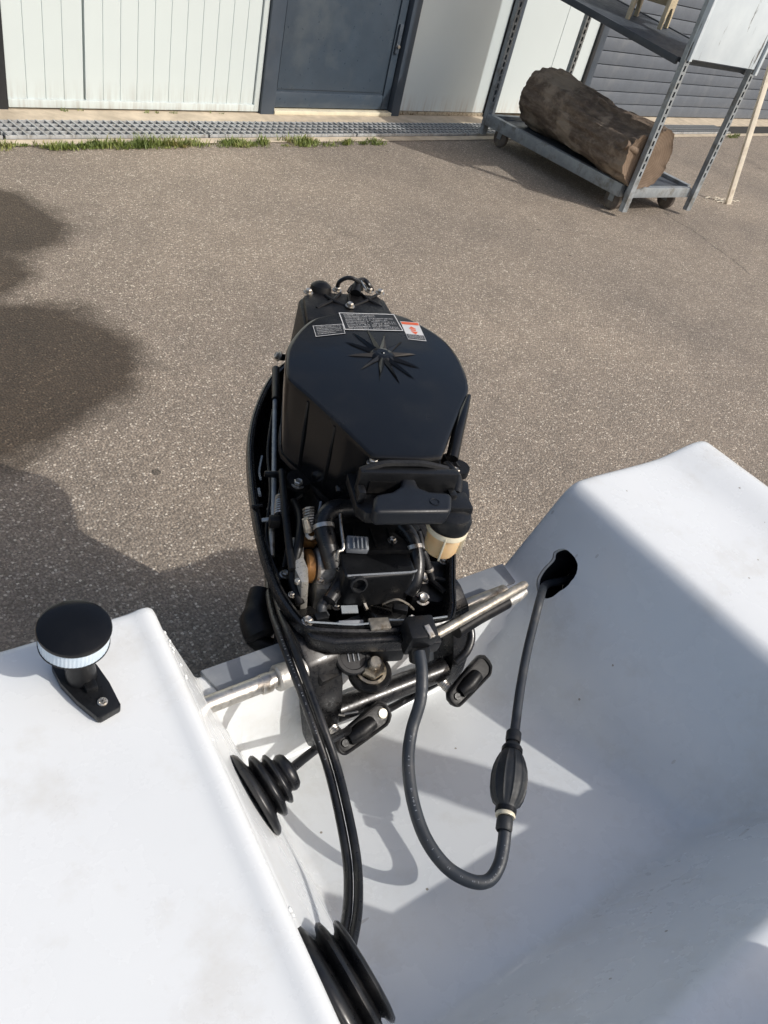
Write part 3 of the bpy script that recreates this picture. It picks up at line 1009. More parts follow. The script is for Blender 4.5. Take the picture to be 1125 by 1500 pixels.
obj('cut_edge', hm, 'gelcoat', boat, recalc=True)

cp = MB()
cp.prism([(.27, .436), (.716, .436), (.722, .4718), (.262, .4718)], .4905, .4965, .0015)
obj('transom_pad', cp, 'cap_grey', boat)

# unseen seat added so its backrest shades the bench top
seat = empty('shade_seat', (.52, -.36, .634))
OFF[seat.name] = Vector((.52, -.36, .634))
tag(seat, 'unseen low grey seat added on the dinghy bench to shade it', 'seat')
obj('seat_cushion', MB().box((.48, -.36, .665), (.26, .30, .06), None, .02, 3), 'cap_grey', seat)
obj('seat_backrest', MB().box((.48, -.20, .745), (.26, .035, .20), (.06, 0, 0), .015, 3), 'cap_grey', seat)

rc_ = MB().tube([(.965, -.355, .640), (.965, -.355, 1.12)], .034, 20)  # upright roll added out of view to cast a shadow band across the well
rc_.lathe([(.0345, -.02), (.0365, -.018), (.0365, .018), (.0345, .02)], (.965, -.355, .80), (0, 0, 1), 20)
rc_.lathe([(.0345, -.02), (.0365, -.018), (.0365, .018), (.0345, .02)], (.965, -.355, 1.02), (0, 0, 1), 20)
tag(obj('shade_roll', rc_, 'cap_grey'), 'unseen grey upright canopy standing upright on the white side deck', 'blocker')

# ------------------------------------------------------------------ stern light on the side deck
ZD = .632
sl_c = Vector((.117, .413, ZD))
slm = empty('stern_light', sl_c)
OFF[slm.name] = sl_c
tag(slm, 'round black topped stern light with ribbed clear lens on the white side deck', 'boat light')
bx, by = Vector((.014, -.0665)).normalized(), None
fw = Vector((.21, -.978, 0)).normalized()
rt = Vector((fw.y, -fw.x, 0)) * -1
def SLp(a, b_, z):
    return sl_c + fw * a + rt * b_ + Vector((0, 0, z))
bo = [(-.020, -.0135), (-.020, .0135), (.0, .0165), (.022, .0150), (.046, .0105), (.048, .0085), (.048, -.0085), (.046, -.0105), (.022, -.0150), (.0, -.0165)]
b_ = MB()
mt = Matrix.Translation(sl_c) @ Matrix((fw, rt, Vector((0, 0, 1)))).transposed().to_4x4()
b_.prism(bo, .0005, .0085, .002, mat=mt)
obj('light_base', b_, 'black_plastic', slm)
b_ = MB().tube([SLp(.004, 0, .008), SLp(.001, 0, .024), SLp(-.004, 0, .046)], [.0125, .0118, .013], 20)
obj('light_stem', b_, 'black_plastic', slm)
b_ = MB().box(SLp(.018, 0, .0105), (.010, .010, .006), None, .002)
obj('stem_latch', b_, 'black_plastic', slm)
b_ = MB().lathe([(0, 0), (.0042, 0), (.0042, .0012), (.003, .0018), (.001, .0012), (0, .0012)], SLp(.036, 0, .0084), (0, 0, 1), 14)
for k in range(4):
    b_.box(SLp(.036, 0, .0101), (.0066, .0009, .0009), (0, 0, k * math.pi / 4))
obj('screw', b_, 'steel', slm)
tp_ = SLp(-.006, 0, 0)
tilt = Vector((.03, -.05, 1)).normalized()
cz = Vector((tp_.x, tp_.y, ZD + .0375))
prof = [(0, 0), (.016, 0), (.024, .003), (.0278, .007)]
b_ = MB().lathe(prof + [(.0278, .0078), (0, .0078)], cz, tilt, 40)
obj('light_collar', b_, 'black_plastic', slm)
rows = []
for h in (.0080, .0215):
    rows.append([cz + tilt * h + (frame_from(tilt)[0] * math.cos(k * 2 * math.pi / 224) + frame_from(tilt)[1] * math.sin(k * 2 * math.pi / 224)) * (.0272 if k % 4 < 2 else .02705) for k in range(224)])
b_ = MB()
b_.grid(rows, True)
obj('lens', b_, 'lens', slm, flat=True, recalc=True)
b_ = MB().lathe([(.0262, .0217), (.0272, .0218), (.0284, .0225), (.0287, .0242), (.0281, .0256), (.0265, .0264), (.012, .0268), (0, .0268)], cz, tilt, 56)
obj('light_cap', b_, 'black_cover', slm)

# ------------------------------------------------------------------ rubber cable boots
def boot(base, axis, prof, name, label, sq=1.0, hs=1.0):
    o = MB().lathe([(r * sq, h * hs) for r, h in prof], base, axis, 40)
    b0 = obj(name, o, 'rubber', None, ang=60)
    return tag(b0, label, 'cable boot', 'rubber cable boots on the well side')
b1 = Vector((.2375, .300, .527))
a1 = Vector((.93, .06, .30)).normalized()
boot(b1, a1, [(0, -.004), (.0455, -.003), (.0475, .0), (.0468, .003), (.043, .0065), (.034, .0085), (.029, .0100), (.0275, .0115), (.031, .0135), (.0345, .0155), (.0358, .0185), (.0345, .0215), (.030, .0235), (.0245, .0250), (.0232, .0265), (.0262, .0285),
              (.0288, .0310), (.0285, .0335), (.0250, .0355), (.0200, .0370), (.0188, .0385), (.0202, .0410), (.0210, .0440), (.0202, .0480), (.0170, .0515), (.010, .0535), (.0065, .0545), (0, .0545)],
     'cable_boot', 'ribbed black rubber boot around the thin steering cable at the clamp', .90, .80)
b2 = Vector((.2005, .114, .566))
a2 = Vector((.93, .03, .30)).normalized()
boot(b2, a2, [(0, -.004), (.063, -.004), (.066, .0), (.0655, .005), (.062, .011), (.054, .0145), (.0455, .0165), (.0435, .0185), (.0465, .0215), (.0525, .0245), (.0550, .0285), (.0535, .0325), (.047, .0355), (.0395, .0375), (.0375, .0395), (.0400, .0425),
              (.0455, .0455), (.0470, .0490), (.0450, .0525), (.038, .0545), (.026, .0535), (.020, .047), (0, .044)],
     'cable_boot', 'wide black rubber boot swallowing the pair of control cables', .86, .62)

def cable(name, mat, pts, r, label, cat, seg=12, n=8, parent=None):
    o = obj(name, MB().tube(pts, r, seg, smooth=n), mat, parent)
    return o if parent else tag(o, label, cat)

cable('steering_cable', 'rubber', [b1 + a1 * .038, (0.3238, 0.3266, 0.5050), (0.3616, 0.3441, 0.4750), (0.4473, 0.3765, 0.4120), (0.5260, 0.3899, 0.3950), (0.5790, 0.3961, 0.3900)], .0048,
      'thin black steering cable running from the ribbed boot under the clamp', 'cable')
c1 = [(0.4631, 0.6470, 0.4600), (0.3972, 0.5613, 0.5000), (0.3672, 0.5060, 0.5250), (0.3465, 0.4514, 0.5450), (0.3326, 0.3924, 0.5500), (0.3250, 0.3389, 0.5400), (0.3218, 0.2941, 0.5200), (0.3069, 0.2447, 0.5150), (0.2885, 0.2039, 0.5200), (0.2619, 0.1682, 0.5400), (0.2362, 0.1432, 0.5600), (0.2141, 0.1264, 0.5700), (0.2015, 0.1222, 0.5720)]
c1 = [Vector(p) for p in c1]
for sgn, lb in ((-1, 'black control cable of the pair, the one nearer the well side'), (1, 'black control cable of the pair, the one nearer the fuel hose')):
    pts = []
    for i, p in enumerate(c1):
        d = (c1[min(i + 1, len(c1) - 1)] - c1[max(i - 1, 0)]).normalized()
        side = d.cross(Vector((-.3, -.3, .9))).normalized()
        tight = 1 if i > 2 else .9
        pts.append(p + side * (-.0042 * sgn * tight) + Vector((0, 0, .0012 * sgn)))
    co = obj('control_cable', MB().tube(pts, .0043, 12, smooth=8), 'rubber')
    tag(co, lb, 'cable')
    if sgn == -1:
        # the faint white print along the sheath
        pm = MB()
        P = catmull(pts, 40)
        run = 0.0
        q = 0
        for i in range(60, 235):
            d = (P[i + 1] - P[i]).normalized()
            up = (Vector((-.25, -.30, .92)) - d * d.dot(Vector((-.25, -.30, .92)))).normalized()
            sd = d.cross(up)
            if rnd.random() < .25:
                o_ = P[i] + up * .0045
                w_, h_ = rnd.uniform(.0004, .0009), rnd.uniform(.0005, .0011)
                pm.poly([o_ - sd * h_, o_ - sd * h_ + d * w_, o_ + sd * h_ + d * w_, o_ + sd * h_])
        obj('sheath_print', pm, 'cap_grey', co, flat=True)

# ------------------------------------------------------------------ fuel hose with primer bulb
fh = empty('fuel_hose', (0.4402, 0.1443, 0.4300))
OFF[fh.name] = Vector(fh.location)
tag(fh, 'dark grey fuel hose looping from the motor to the well side opening', 'fuel hose')
lo_ = [(0.4693, 0.3592, 0.5530), (0.4607, 0.3388, 0.5450), (0.4476, 0.3170, 0.5300), (0.4279, 0.2982, 0.5100), (0.4085, 0.2734, 0.5000), (0.3929, 0.2398, 0.4900), (0.3848, 0.2036, 0.4820), (0.3888, 0.1711, 0.4760), (0.4030, 0.1478, 0.4740), (0.4200, 0.1386, 0.4740), (0.4377, 0.1439, 0.4780), (0.4535, 0.1578, 0.4850), (0.4682, 0.1747, 0.4920)]
cable('hose', 'hose_rubber', lo_, .0068, None, None, 14, 8, fh)
up_ = [(0.5268, 0.2346, 0.5030), (0.5408, 0.2477, 0.5050), (0.5804, 0.2853, 0.5120), (0.6212, 0.3213, 0.5200), (0.6618, 0.3544, 0.5300), (0.6852, 0.3730, 0.5360)]
up_ = [Vector(p) for p in up_] + [Vector((0.7375, 0.4036, 0.5109)) + wn_ * .001, Vector((0.7415, 0.4049, 0.5189)) - wn_ * .03, Vector((0.7458, 0.4055, 0.5275)) - wn_ * .07]
cable('hose', 'hose_rubber', up_, .0056, None, None, 14, 8, fh)
bA, bB = Vector((0.4689, 0.1771, 0.4930)), Vector((0.5280, 0.2360, 0.5030))
bax = (bB - bA)
bl = bax.length
x_, y_, z_ = frame_from(bax)
rows = []
NB = 96
prof = [(0, .0085), (.02, .0105), (.07, .0115), (.10, .0118), (.13, .0125), (.17, .0155), (.26, .0192), (.38, .0215), (.50, .0218), (.62, .0205), (.74, .0172), (.82, .0140), (.87, .0122), (.90, .0125), (.93, .0125), (.955, .0118), (1, .0085)]
for h, r in prof:
    row = []
    for k in range(NB):
        a = k * 2 * math.pi / NB
        rr = r * .88
        if .15 < h < .85:
            rr += .0012 * max(0.0, math.cos(a * 12)) ** 6
        row.append(bA + bax * h + (x_ * math.cos(a) + y_ * math.sin(a)) * rr)
    rows.append(row)
bm_ = MB()
bm_.grid(rows, True)
bulb = obj('primer_bulb', bm_, 'bulb_rubber', fh, recalc=True)
wh_ = MB().lathe([(.0075, -.002), (.0100, -.002), (.0106, 0), (.0100, .002), (.0075, .002)], bA + bax * .012, bax, 24)
obj('collar_ring', wh_, 'cream_pale', bulb)
for h, r in ((.075, .0112), (.90, .0117)):
    obj('clamp_band', MB().lathe([(r - .0015, -.0022), (r, -.0022), (r, .0022), (r - .0015, .0022)], bA + bax * h, bax, 28), 'black_plastic', bulb)
for h0, pt in ((0, bA), (1, bB)):
    d = bax.normalized() * (-1 if h0 == 0 else 1)
    obj('hose_barb', MB().lathe([(.0080, 0), (.0086, .003), (.0086, .012), (.0072, .014)], pt + d * .002, d, 18), 'bulb_rubber', fh)

# sealant smeared along the well lip
sm = MB()
for k in range(34):
    y = .452 - abs(rnd.gauss(0, .045)) if k < 24 else rnd.choice((.165, .17, .16, .175, .25, .30, .33)) + rnd.uniform(-.006, .006)
    sh = .0195 * min(1.25, max(0.0, (.47 - y) / .32))
    r = rnd.uniform(.0008, .0026)
    c = Vector((.2075 - sh + rnd.uniform(-.001, .003), y, .606 + rnd.uniform(-.010, .012)))
    sm.lathe([(0, -r * .5), (r * .8, -r * .35), (r, 0), (r * .75, r * .4), (0, r * .55)], c, (.9 + rnd.uniform(-.3, .3), rnd.uniform(-.4, .4), .5), 9, rnd.uniform(1.0, 1.9))
obj('sealant_bead', sm, 'gelcoat', boat, ang=80)['kind'] = 'stuff'
# worn print along the fuel hose
pm = MB()
P = catmull(lo_, 30)
for i in range(95, 330):
    d = (P[i + 1] - P[i]).normalized()
    up = (Vector((-.35, -.25, .9)) - d * d.dot(Vector((-.35, -.25, .9)))).normalized()
    sd = d.cross(up)
    if rnd.random() < .22:
        o_ = P[i] + up * .00695
        w_, h_ = rnd.uniform(.0004, .0010), rnd.uniform(.0005, .0012)
        pm.poly([o_ - sd * h_, o_ - sd * h_ + d * w_, o_ + sd * h_ + d * w_, o_ + sd * h_])
obj('hose_print', pm, 'cap_grey', fh, flat=True)

# ================================================================== OUTBOARD MOTOR
MA = math.radians(-20)
MO = Vector((.6, .695, 0))
mo = empty('outboard_motor', MO, MA)
tag(mo, 'black outboard motor with its top cowl removed on the dinghy transom', 'outboard motor')
def WL(x, y, z):
    a, b_ = rot2((x - MO.x, y - MO.y), -MA)
    return Vector((a, b_, z))
TOWL = Matrix.Rotation(-MA, 4, 'Z') @ Matrix.Translation(-MO)

# ---- hex bolts share one mesh
bolt_src = [None]
def bolt(c, par=None, mat='steel', s=1.0, tilt=(0, 0, 0)):
    par = par or mo
    if bolt_src[0] is None:
        m = MB()
        m.lathe([(0, 0), (.0085, 0), (.0085, .0018), (.006, .0022)], (0, 0, 0), (0, 0, 1), 20)
        m.lathe([(.0056, .002), (.0058, .0062), (.0046, .0074), (.003, .0066), (0, .0066)], (0, 0, 0), (0, 0, 1), 6)
        o = obj('bolt', m, mat, par)
        bolt_src[0] = o
        o.location = Vector(c) - OFF.get(par.name, Vector())
        OFF[o.name] = Vector(c)
    else:
        o = again(bolt_src[0], c, parent=par)
    o.scale = (s, s, s)
    o.rotation_euler = tilt
    return o

# ---- flywheel cover
TOPZ = .72
oc = [(-0.0370, 0.1118, 0.7200)[:2], (-0.0611, 0.0992, 0.7200)[:2], (-0.0819, 0.0826, 0.7200)[:2], (-0.1048, 0.0497, 0.7200)[:2], (-0.1246, 0.0094, 0.7200)[:2], (-0.1329, -0.0220, 0.7200)[:2], (-0.1380, -0.0561, 0.7200)[:2], (-0.1356, -0.0787, 0.7200)[:2], (-0.1203, -0.1085, 0.7200)[:2], (-0.0950, -0.1609, 0.7200)[:2], (-0.0753, -0.2058, 0.7200)[:2], (-0.0700, -0.2166, 0.7200)[:2], (-0.0649, -0.2213, 0.7200)[:2], (-0.0528, -0.2231, 0.7200)[:2], (-0.0086, -0.2229, 0.7200)[:2], (0.0129, -0.2198, 0.7200)[:2], (0.0200, -0.2132, 0.7200)[:2], (0.0298, -0.1959, 0.7200)[:2], (0.0614, -0.1401, 0.7200)[:2], (0.0935, -0.0868, 0.7200)[:2], (0.1051, -0.0607, 0.7200)[:2], (0.1121, -0.0246, 0.7200)[:2], (0.1144, 0.0183, 0.7200)[:2], (0.1068, 0.0622, 0.7200)[:2], (0.0832, 0.1003, 0.7200)[:2], (0.0517, 0.1246, 0.7200)[:2], (0.0008, 0.1231, 0.7200)[:2]]
oc = [(p.x, p.y) for p in catmull([(x, y, 0) for x, y in oc], 4, True)]
cvm = MB().prism(oc, .605, TOPZ, .0065, 4, taper=.925, ang=50)
for v in cvm.bm.verts:
    if v.co.z < .65 and v.co.y < -.165:       # the front rakes back under the lid
        v.co.y = -.165 + (v.co.y + .165) * .12
cover = obj('flywheel_cover', cvm, 'black_cover', mo, ang=30)
def side_rib(a, b_, w=.006, out=.004):
    n_ = Vector((a[0], a[1], 0)).normalized()
    return obj('side_rib', MB().tube([(a[0] * .995, a[1] * .995, TOPZ - .006), (a[0] * .963 + n_.x * .002, a[1] * .963 + n_.y * .002, .665), (b_[0] * .93 + n_.x * .002, max(b_[1], -.165) * .93 + n_.y * .002, .612)], [.0022, .0034, .0034], 8), 'black_cover', cover)
side_rib((-0.1189, -0.1120, 0.7200)[:2], (-0.1189, -0.1120, 0.7200)[:2])
side_rib((-0.0955, -0.1596, 0.7200)[:2], (-0.0955, -0.1596, 0.7200)[:2])
obj('side_rib', MB().tube([(0.0961, -0.0858, 0.7190), (0.0769, -0.1214, 0.7170), (0.0569, -0.1618, 0.7080), (0.0458, -0.1885, 0.6950)], [.003, .006, .0075, .0078], 10), 'black_cover', cover)
# star emblem moulded into the lid
em = MB()
ec = Vector((-0.0003, -0.0007, 0.7205))
em.lathe([(0, .0040), (.0085, .0042), (.0135, .0034), (.0165, .0014), (.0175, 0)], ec, (0, 0, 1), 32)
for k in range(12):
    a = k * math.pi / 6 + .12
    L_ = .058
    d = Vector((math.cos(a) * .86, math.sin(a) * 1.2, 0))
    n_ = Vector((-d.y, d.x, 0)).normalized()
    p0, p1 = ec + d * .012, ec + d * L_
    w_ = .0050
    v = [em.bm.verts.new(p) for p in (p0 - n_ * w_, p0 + n_ * w_, p1, p0 + Vector((0, 0, .0040)), p1 - d * .012 + Vector((0, 0, .0022)))]
    em.bm.faces.new((v[0], v[2], v[4], v[3]))
    em.bm.faces.new((v[1], v[3], v[4], v[2]))
    em.bm.faces.new((v[0], v[3], v[1]))
em.lathe([(0, .0050), (.0022, .0050), (.003, .0041)], ec, (0, 0, 1), 16)
obj('star_emblem', em, 'black_cover', cover, flat=True)
# printed labels on the lid
def label(name, q, rows_, base='print_black', ink='print_white', border=True, cols=(0.04, .96), seed=1, head=None):
    q = [Vector(p) for p in q]
    def at_(u, v, dz=0.0):
        a = q[0].lerp(q[1], u)
        b_ = q[3].lerp(q[2], u)
        return a.lerp(b_, v) + Vector((0, 0, dz))
    m = MB().poly([at_(0, 0), at_(0, 1), at_(1, 1), at_(1, 0)])
    lb = obj(name, m, base, cover, flat=True, recalc=False)
    R_ = random.Random(seed)
    t = MB()
    def rect(u0, v0, u1, v1, dz=.0003):
        t.poly([at_(u0, v0, dz), at_(u0, v1, dz), at_(u1, v1, dz), at_(u1, v0, dz)])
    if border:
        bu, bv = .016, .035
        rect(0, 0, 1, bv)
        rect(0, 1 - bv, 1, 1)
        rect(0, bv, bu, 1 - bv)
        rect(1 - bu, bv, 1, 1 - bv)
    for (v0, v1, u0, u1, dens) in rows_:
        u = u0
        while u < u1:
            l = R_.uniform(.006, .022)
            if R_.random() < dens:
                # letters: short uprights and bars of one line of small print
                for _ in range(2):
                    uu = u + R_.random() * l
                    rect(uu, v0, uu + .0045, v1)
                hh = v0 + (v1 - v0) * R_.choice((0, .42, .8))
                rect(u, hh, u + l, hh + (v1 - v0) * .2)
            u += l + .006
    obj('small_print', t, ink, lb, flat=True)
    return lb, rect, at_
HZ = .7206
mrows = []
for k in range(9):
    v = .08 + k * .098
    if k in (0, 1):
        mrows.append((v, v + .055, .07, .62, .97))
    else:
        mrows.append((v, v + .055, .07, .45, .95))
        mrows.append((v, v + .055, .49, .93 if k % 3 else .80, .92))
label('instruction_label', [(-0.0378, 0.1085, 0.7206), (0.0476, 0.1196, 0.7206), (0.0490, 0.0710, 0.7206), (-0.0390, 0.0598, 0.7206)], mrows, seed=3)
label('instruction_label', [(-0.0832, 0.0625, 0.7206), (-0.0386, 0.0756, 0.7206), (-0.0405, 0.0492, 0.7206), (-0.0840, 0.0335, 0.7206)], [(.12 + k * .155, .20 + k * .155, .09, .9 - .2 * (k == 4), .95) for k in range(5)], seed=5)
wl_, rect_, at_ = label('warning_label', [(0.0518, 0.1000, 0.7206), (0.0799, 0.1009, 0.7206), (0.0768, 0.0471, 0.7206), (0.0500, 0.0488, 0.7206)], [], base='print_white', ink='print_white', border=False, seed=7)
t = MB()
def qd(u0, v0, u1, v1, dz=.0003):
    t.poly([at_(u0, v0, dz), at_(u0, v1, dz), at_(u1, v1, dz), at_(u1, v0, dz)])
qd(.03, .03, .97, .17)
t.poly([at_(.50, .26, .0003), at_(.30, .40, .0003), at_(.72, .40, .0003)])
qd(.38, .43, .66, .50)
t.poly([at_(.34, .54, .0003), at_(.56, .70, .0003), at_(.74, .54, .0003)])
obj('red_print', t, 'print_red', wl_, flat=True)
t = MB()
qd(.03, .71, .97, .97)
obj('black_band', t, 'print_black', wl_, flat=True)
t = MB()
R_ = random.Random(4)
for v0 in (.745, .82, .895):
    u = .08
    while u < .9:
        l = R_.uniform(.03, .09)
        if R_.random() < .9:
            qd(u, v0, u + l, v0 + .018, .0006)
            qd(u, v0 + .018, u + .012, v0 + .045, .0006)
        u += l + .02
obj('small_print', t, 'print_white', wl_, flat=True)

# lid screws and flange
fl = MB()
fl.prism([(p[0] * .94, max(-.168, p[1] * .94)) for p in oc[::3]], .596, .6045, .002, 2, ang=50)
fl.lathe([(0, 0), (.016, 0), (.016, .010), (0, .010)], (-0.1127, -0.1179, 0.5940), (0, 0, 1), 20)
fl.lathe([(0, 0), (.015, 0), (.015, .010), (0, .010)], (0.0679, -0.1698, 0.6600), (0, 0, 1), 20)
fl.tube([(0.0665, -0.1723, 0.6620), (0.0648, -0.1424, 0.6600)], .01, 8)
flange = obj('cover_flange', fl, 'black_cast', mo)
bolt((-0.1161, -0.1286, 0.6050), s=1.0)
bolt((0.0599, -0.1812, 0.6710), s=.9)
bolt((-0.0637, -0.2206, 0.7120), s=.85)
bolt((0.0038, -0.2162, 0.7120), s=.85)

# ---- cylinder head behind the lid
hd_ = MB()
hd_.prism([(-.082, .085), (.070, .085), (.064, .215), (.055, .235), (-.060, .225), (-.074, .205)], .52, .688, .006, 2, taper=1.08)
hd_.prism([(-.077, .12), (.064, .12), (.060, .205), (.050, .222), (-.055, .212), (-.070, .195)], .689, .700, .004, 2)
head = obj('cylinder_head', hd_, 'black_cast', mo)
rb = MB()
for a_, b2_ in (((462,449), (487,438)), ((487,438), (505,446)), ((520,446), (538,438)), ((538,438), (560,447)), ((487,438), (478,428)), ((538,438), (548,430)), ((505,446), (508,430)), ((520,446), (520,430))):
    pass
RIBS = [((-0.0568, 0.1587, 0.7010), (-0.0286, 0.1843, 0.7040)), ((-0.0286, 0.1843, 0.7040), (-0.0089, 0.1747, 0.7010)), ((0.0033, 0.1771, 0.7010), (0.0315, 0.1991, 0.7040)), ((0.0315, 0.1991, 0.7040), (0.0505, 0.1844, 0.7010)), ((-0.0286, 0.1843, 0.7040), (-0.0366, 0.2022, 0.7030)), ((0.0315, 0.1991, 0.7040), (0.0503, 0.2210, 0.7030)), ((-0.0040, 0.1737, 0.7020), (0.0048, 0.2157, 0.7030)), ((-0.0100, 0.2125, 0.7030), (-0.0286, 0.1843, 0.7040)), ((0.0233, 0.2197, 0.7030), (0.0315, 0.1991, 0.7040))]
for p, q in RIBS:
    rb.tube([Vector(p) - Vector((0, 0, .0015)), Vector(q) - Vector((0, 0, .0025))], .0023, 8)
obj('head_rib', rb, 'black_cast', head)
for p in ((-0.0612, 0.2058, 0.7030), (-0.0132, 0.2232, 0.7030), (0.0110, 0.2239, 0.7030), (0.0408, 0.2328, 0.7030), (0.0580, 0.2296, 0.7030), (-0.0044, 0.1699, 0.7050)):
    bolt(p, s=.85)
# rounded end casting, plug lead and wire loop
obj('thermostat_cover', MB().lathe([(0, 0), (.017, 0), (.0175, .006), (.0175, .036), (.0155, .046), (.009, .051), (0, .052)], Vector((-0.0386, 0.2168, 0.7000)) + Vector((0, 0, -.040)), (0, .15, 1), 24), 'black_cast', head)
LEAD = [(-0.0131, 0.2229, 0.7020), (-0.0126, 0.2216, 0.7150), (-0.0030, 0.2189, 0.7240), (0.0096, 0.2173, 0.7240), (0.0221, 0.2247, 0.7140), (0.0299, 0.2365, 0.7000)]
obj('plug_lead', MB().tube(LEAD, .0032, 8, smooth=6), 'rubber', mo)
LEAD = [(0.0124, 0.2225, 0.7050), (0.0193, 0.2352, 0.7120), (0.0313, 0.2410, 0.7140), (0.0385, 0.2344, 0.7100), (0.0466, 0.2355, 0.7000)]
obj('plug_lead', MB().tube(LEAD, .0036, 8, smooth=6), 'rubber', mo)
LEAD = [(0.0012, 0.2109, 0.7050), (0.0080, 0.2187, 0.7120), (0.0223, 0.2289, 0.7120), (0.0341, 0.2281, 0.7080)]
obj('plug_lead', MB().tube(LEAD, .0025, 8, smooth=6), 'black_plastic', mo)
obj('spark_plug_cap', MB().tube([(0.0166, 0.2230, 0.7120), (0.0127, 0.2088, 0.7050)], [.007, .0085], 12), 'black_plastic', mo)
obj('wire_tie', MB().tube([(0.0240, 0.2304, 0.7160), (0.0254, 0.2030, 0.7160)], .0016, 6), 'galv', mo)
obj('side_stud', MB().tube([(-0.1070, 0.1281, 0.6320), (-.072, .15, .62)], .005, 10), 'black_cast', head)
bolt((-0.1126, 0.1176, 0.6400), s=.9, tilt=(0, -1.2, 0))

# ---- lower cowl: an open pan with a flat rim
RIM = [(-.040, -.334), (-.100, -.331), (-.133, -.322), (-.150, -.292), (-.161, -.250), (-.168, -.170), (-.166, -.066), (-.157, .026), (-.135, .114), (-.100, .20), (-.060, .252), (0, .268), (.060, .252), (.098, .20), (.122, .11), (.133, .03), (.127, -.055), (.098, -.172), (.070, -.259), (.052, -.312), (.03, -.328)]
rim = catmull([(x, y, 0) for x, y in RIM], 5, True)
rc = Vector((-.02, -.04, 0))
def ringat(s_, z, dy=0):
    return [Vector((rc.x + (p.x - rc.x) * s_, rc.y + (p.y - rc.y) * s_ + dy, z)) for p in rim]
def inset(dd, z):
    out = []
    n = len(rim)
    for i in range(n):
        t_ = (rim[(i + 1) % n] - rim[i - 1]).normalized()
        nn = Vector((t_.y, -t_.x, 0))
        if nn.dot(rim[i] - rc) < 0:
            nn = -nn
        out.append(rim[i] - nn * dd + Vector((0, 0, z)))
    return out
cw = MB()
cw.grid([inset(.075, .452), inset(.055, .475), inset(.028, .510), inset(.008, .531), inset(0, .546), inset(.001, .558), inset(.0035, .560), inset(.0045, .5575), inset(.006, .5575), inset(.007, .560), inset(.0095, .559), inset(.0105, .556), inset(.012, .540), inset(.032, .518), inset(.06, .486), inset(.08, .480)], True)
cw.bm.faces.new([cw.bm.verts.new(p) for p in inset(.0805, .4802)])
cw.bm.faces.new([cw.bm.verts.new(p) for p in inset(.0755, .4518)][::-1])
cowl = obj('lower_cowl', cw, 'black_paint', mo, recalc=True)
# rim break mark, front lip and pale latch plates
obj('rim_joint', MB().tube([(-.1685, -.125, .561), (-.155, -.122, .561)], .0024, 6), 'black_plastic', cowl)
obj('front_latch', MB().box(Vector((-0.0485, -0.3258, 0.5630)), (.024, .016, .004), (0, 0, .02), .001), 'worn_steel', cowl)
obj('front_latch', MB().box(Vector((-0.0453, -0.3255, 0.5530)), (.020, .003, .012), (.5, 0, .02), .001), 'alu_rough', cowl)
obj('front_pad', MB().box(Vector((-0.0783, -0.3144, 0.5480)), (.030, .012, .016), (.6, 0, 0), .002), 'cap_grey', cowl)
obj('front_apron', MB().prism([(-.134, -.312), (-.128, -.332), (-.10, -.341), (.0, -.341), (.026, -.332), (.034, -.312)], .529, .5525, .006, 3, taper=.97), 'black_paint', cowl)
obj('rim_edge', MB().tube([Vector((-0.1289, -0.3182, 0.5625)), Vector((-0.0771, -0.3249, 0.5625)), Vector((-0.0571, -0.3243, 0.5630))], .0012, 6), 'galv', cowl)
obj('rim_edge', MB().tube([Vector((-0.0362, -0.3212, 0.5640)), Vector((0.0057, -0.3220, 0.5625)), Vector((0.0368, -0.3184, 0.5625))], .0012, 6), 'galv', cowl)

# ---- engine block and what is bolted to it
eb = MB()
eb.prism([(-.085, -.205), (.045, -.215), (.07, -.12), (.09, 0), (.07, .12), (-.075, .12), (-.10, 0), (-.098, -.12)], .471, .593, .006, 2)
eb.box((-.02, -.215, .57), (.10, .05, .05), None, .006)
block = obj('engine_block', eb, 'black_cast', mo)

# recoil starter front and pull handle
hs = MB()
hs.prism([(-.084, -.200), (-.085, -.258), (-.076, -.270), (-.04, -.274), (.012, -.272), (.026, -.262), (.060, -.215)], .664, .680, .004, 2, taper=.98)
hs.span((-.082, -.240, .6805), (.034, -.2285, .712), .003)
hs.span((-.084, -.255, .6805), (-.075, -.2405, .696), .003)
hs.span((.024, -.252, .6805), (.034, -.2405, .692), .003)
hs.prism([(.030, -.205), (.034, -.250), (.054, -.246), (.062, -.215)], .650, .684, .004, 2)
hs.tube([(-0.0805, -0.2330, 0.7080), (-0.0556, -0.2276, 0.7140), (-0.0312, -0.2253, 0.7140), (-0.0053, -0.2254, 0.7140), (0.0235, -0.2264, 0.7080)], .0045, 8, smooth=3)
housing = obj('starter_housing', hs, 'black_plastic', mo)
hb = MB()
T_ = [(-0.0334, -0.2162, 0.7000), (-0.0067, -0.2151, 0.7000), (-0.0166, -0.2350, 0.7000), (-0.0165, -0.2516, 0.7000), (-0.0064, -0.2583, 0.7000), (0.0166, -0.2601, 0.7000), (0.0184, -0.2670, 0.7000), (0.0109, -0.2875, 0.7000), (0.0055, -0.2920, 0.7000), (-0.0757, -0.2939, 0.7000), (-0.0781, -0.2886, 0.7000), (-0.0729, -0.2700, 0.7000), (-0.0677, -0.2643, 0.7000), (-0.0495, -0.2594, 0.7000), (-0.0376, -0.2499, 0.7000), (-0.0313, -0.2355, 0.7000)]
hb.prism([(p[0], p[1]) for p in T_], .681, .703, .005, 3, taper=.96, ang=40)
handle = obj('pull_handle', hb, 'handle_plastic', mo, ang=50)
obj('handle_disc', MB().lathe([(.005, 0), (.0056, .0006), (.0048, .0006), (.0045, 0)], (-0.0059, -0.2771, 0.7034), (0, 0, 1), 20), 'handle_plastic', handle)
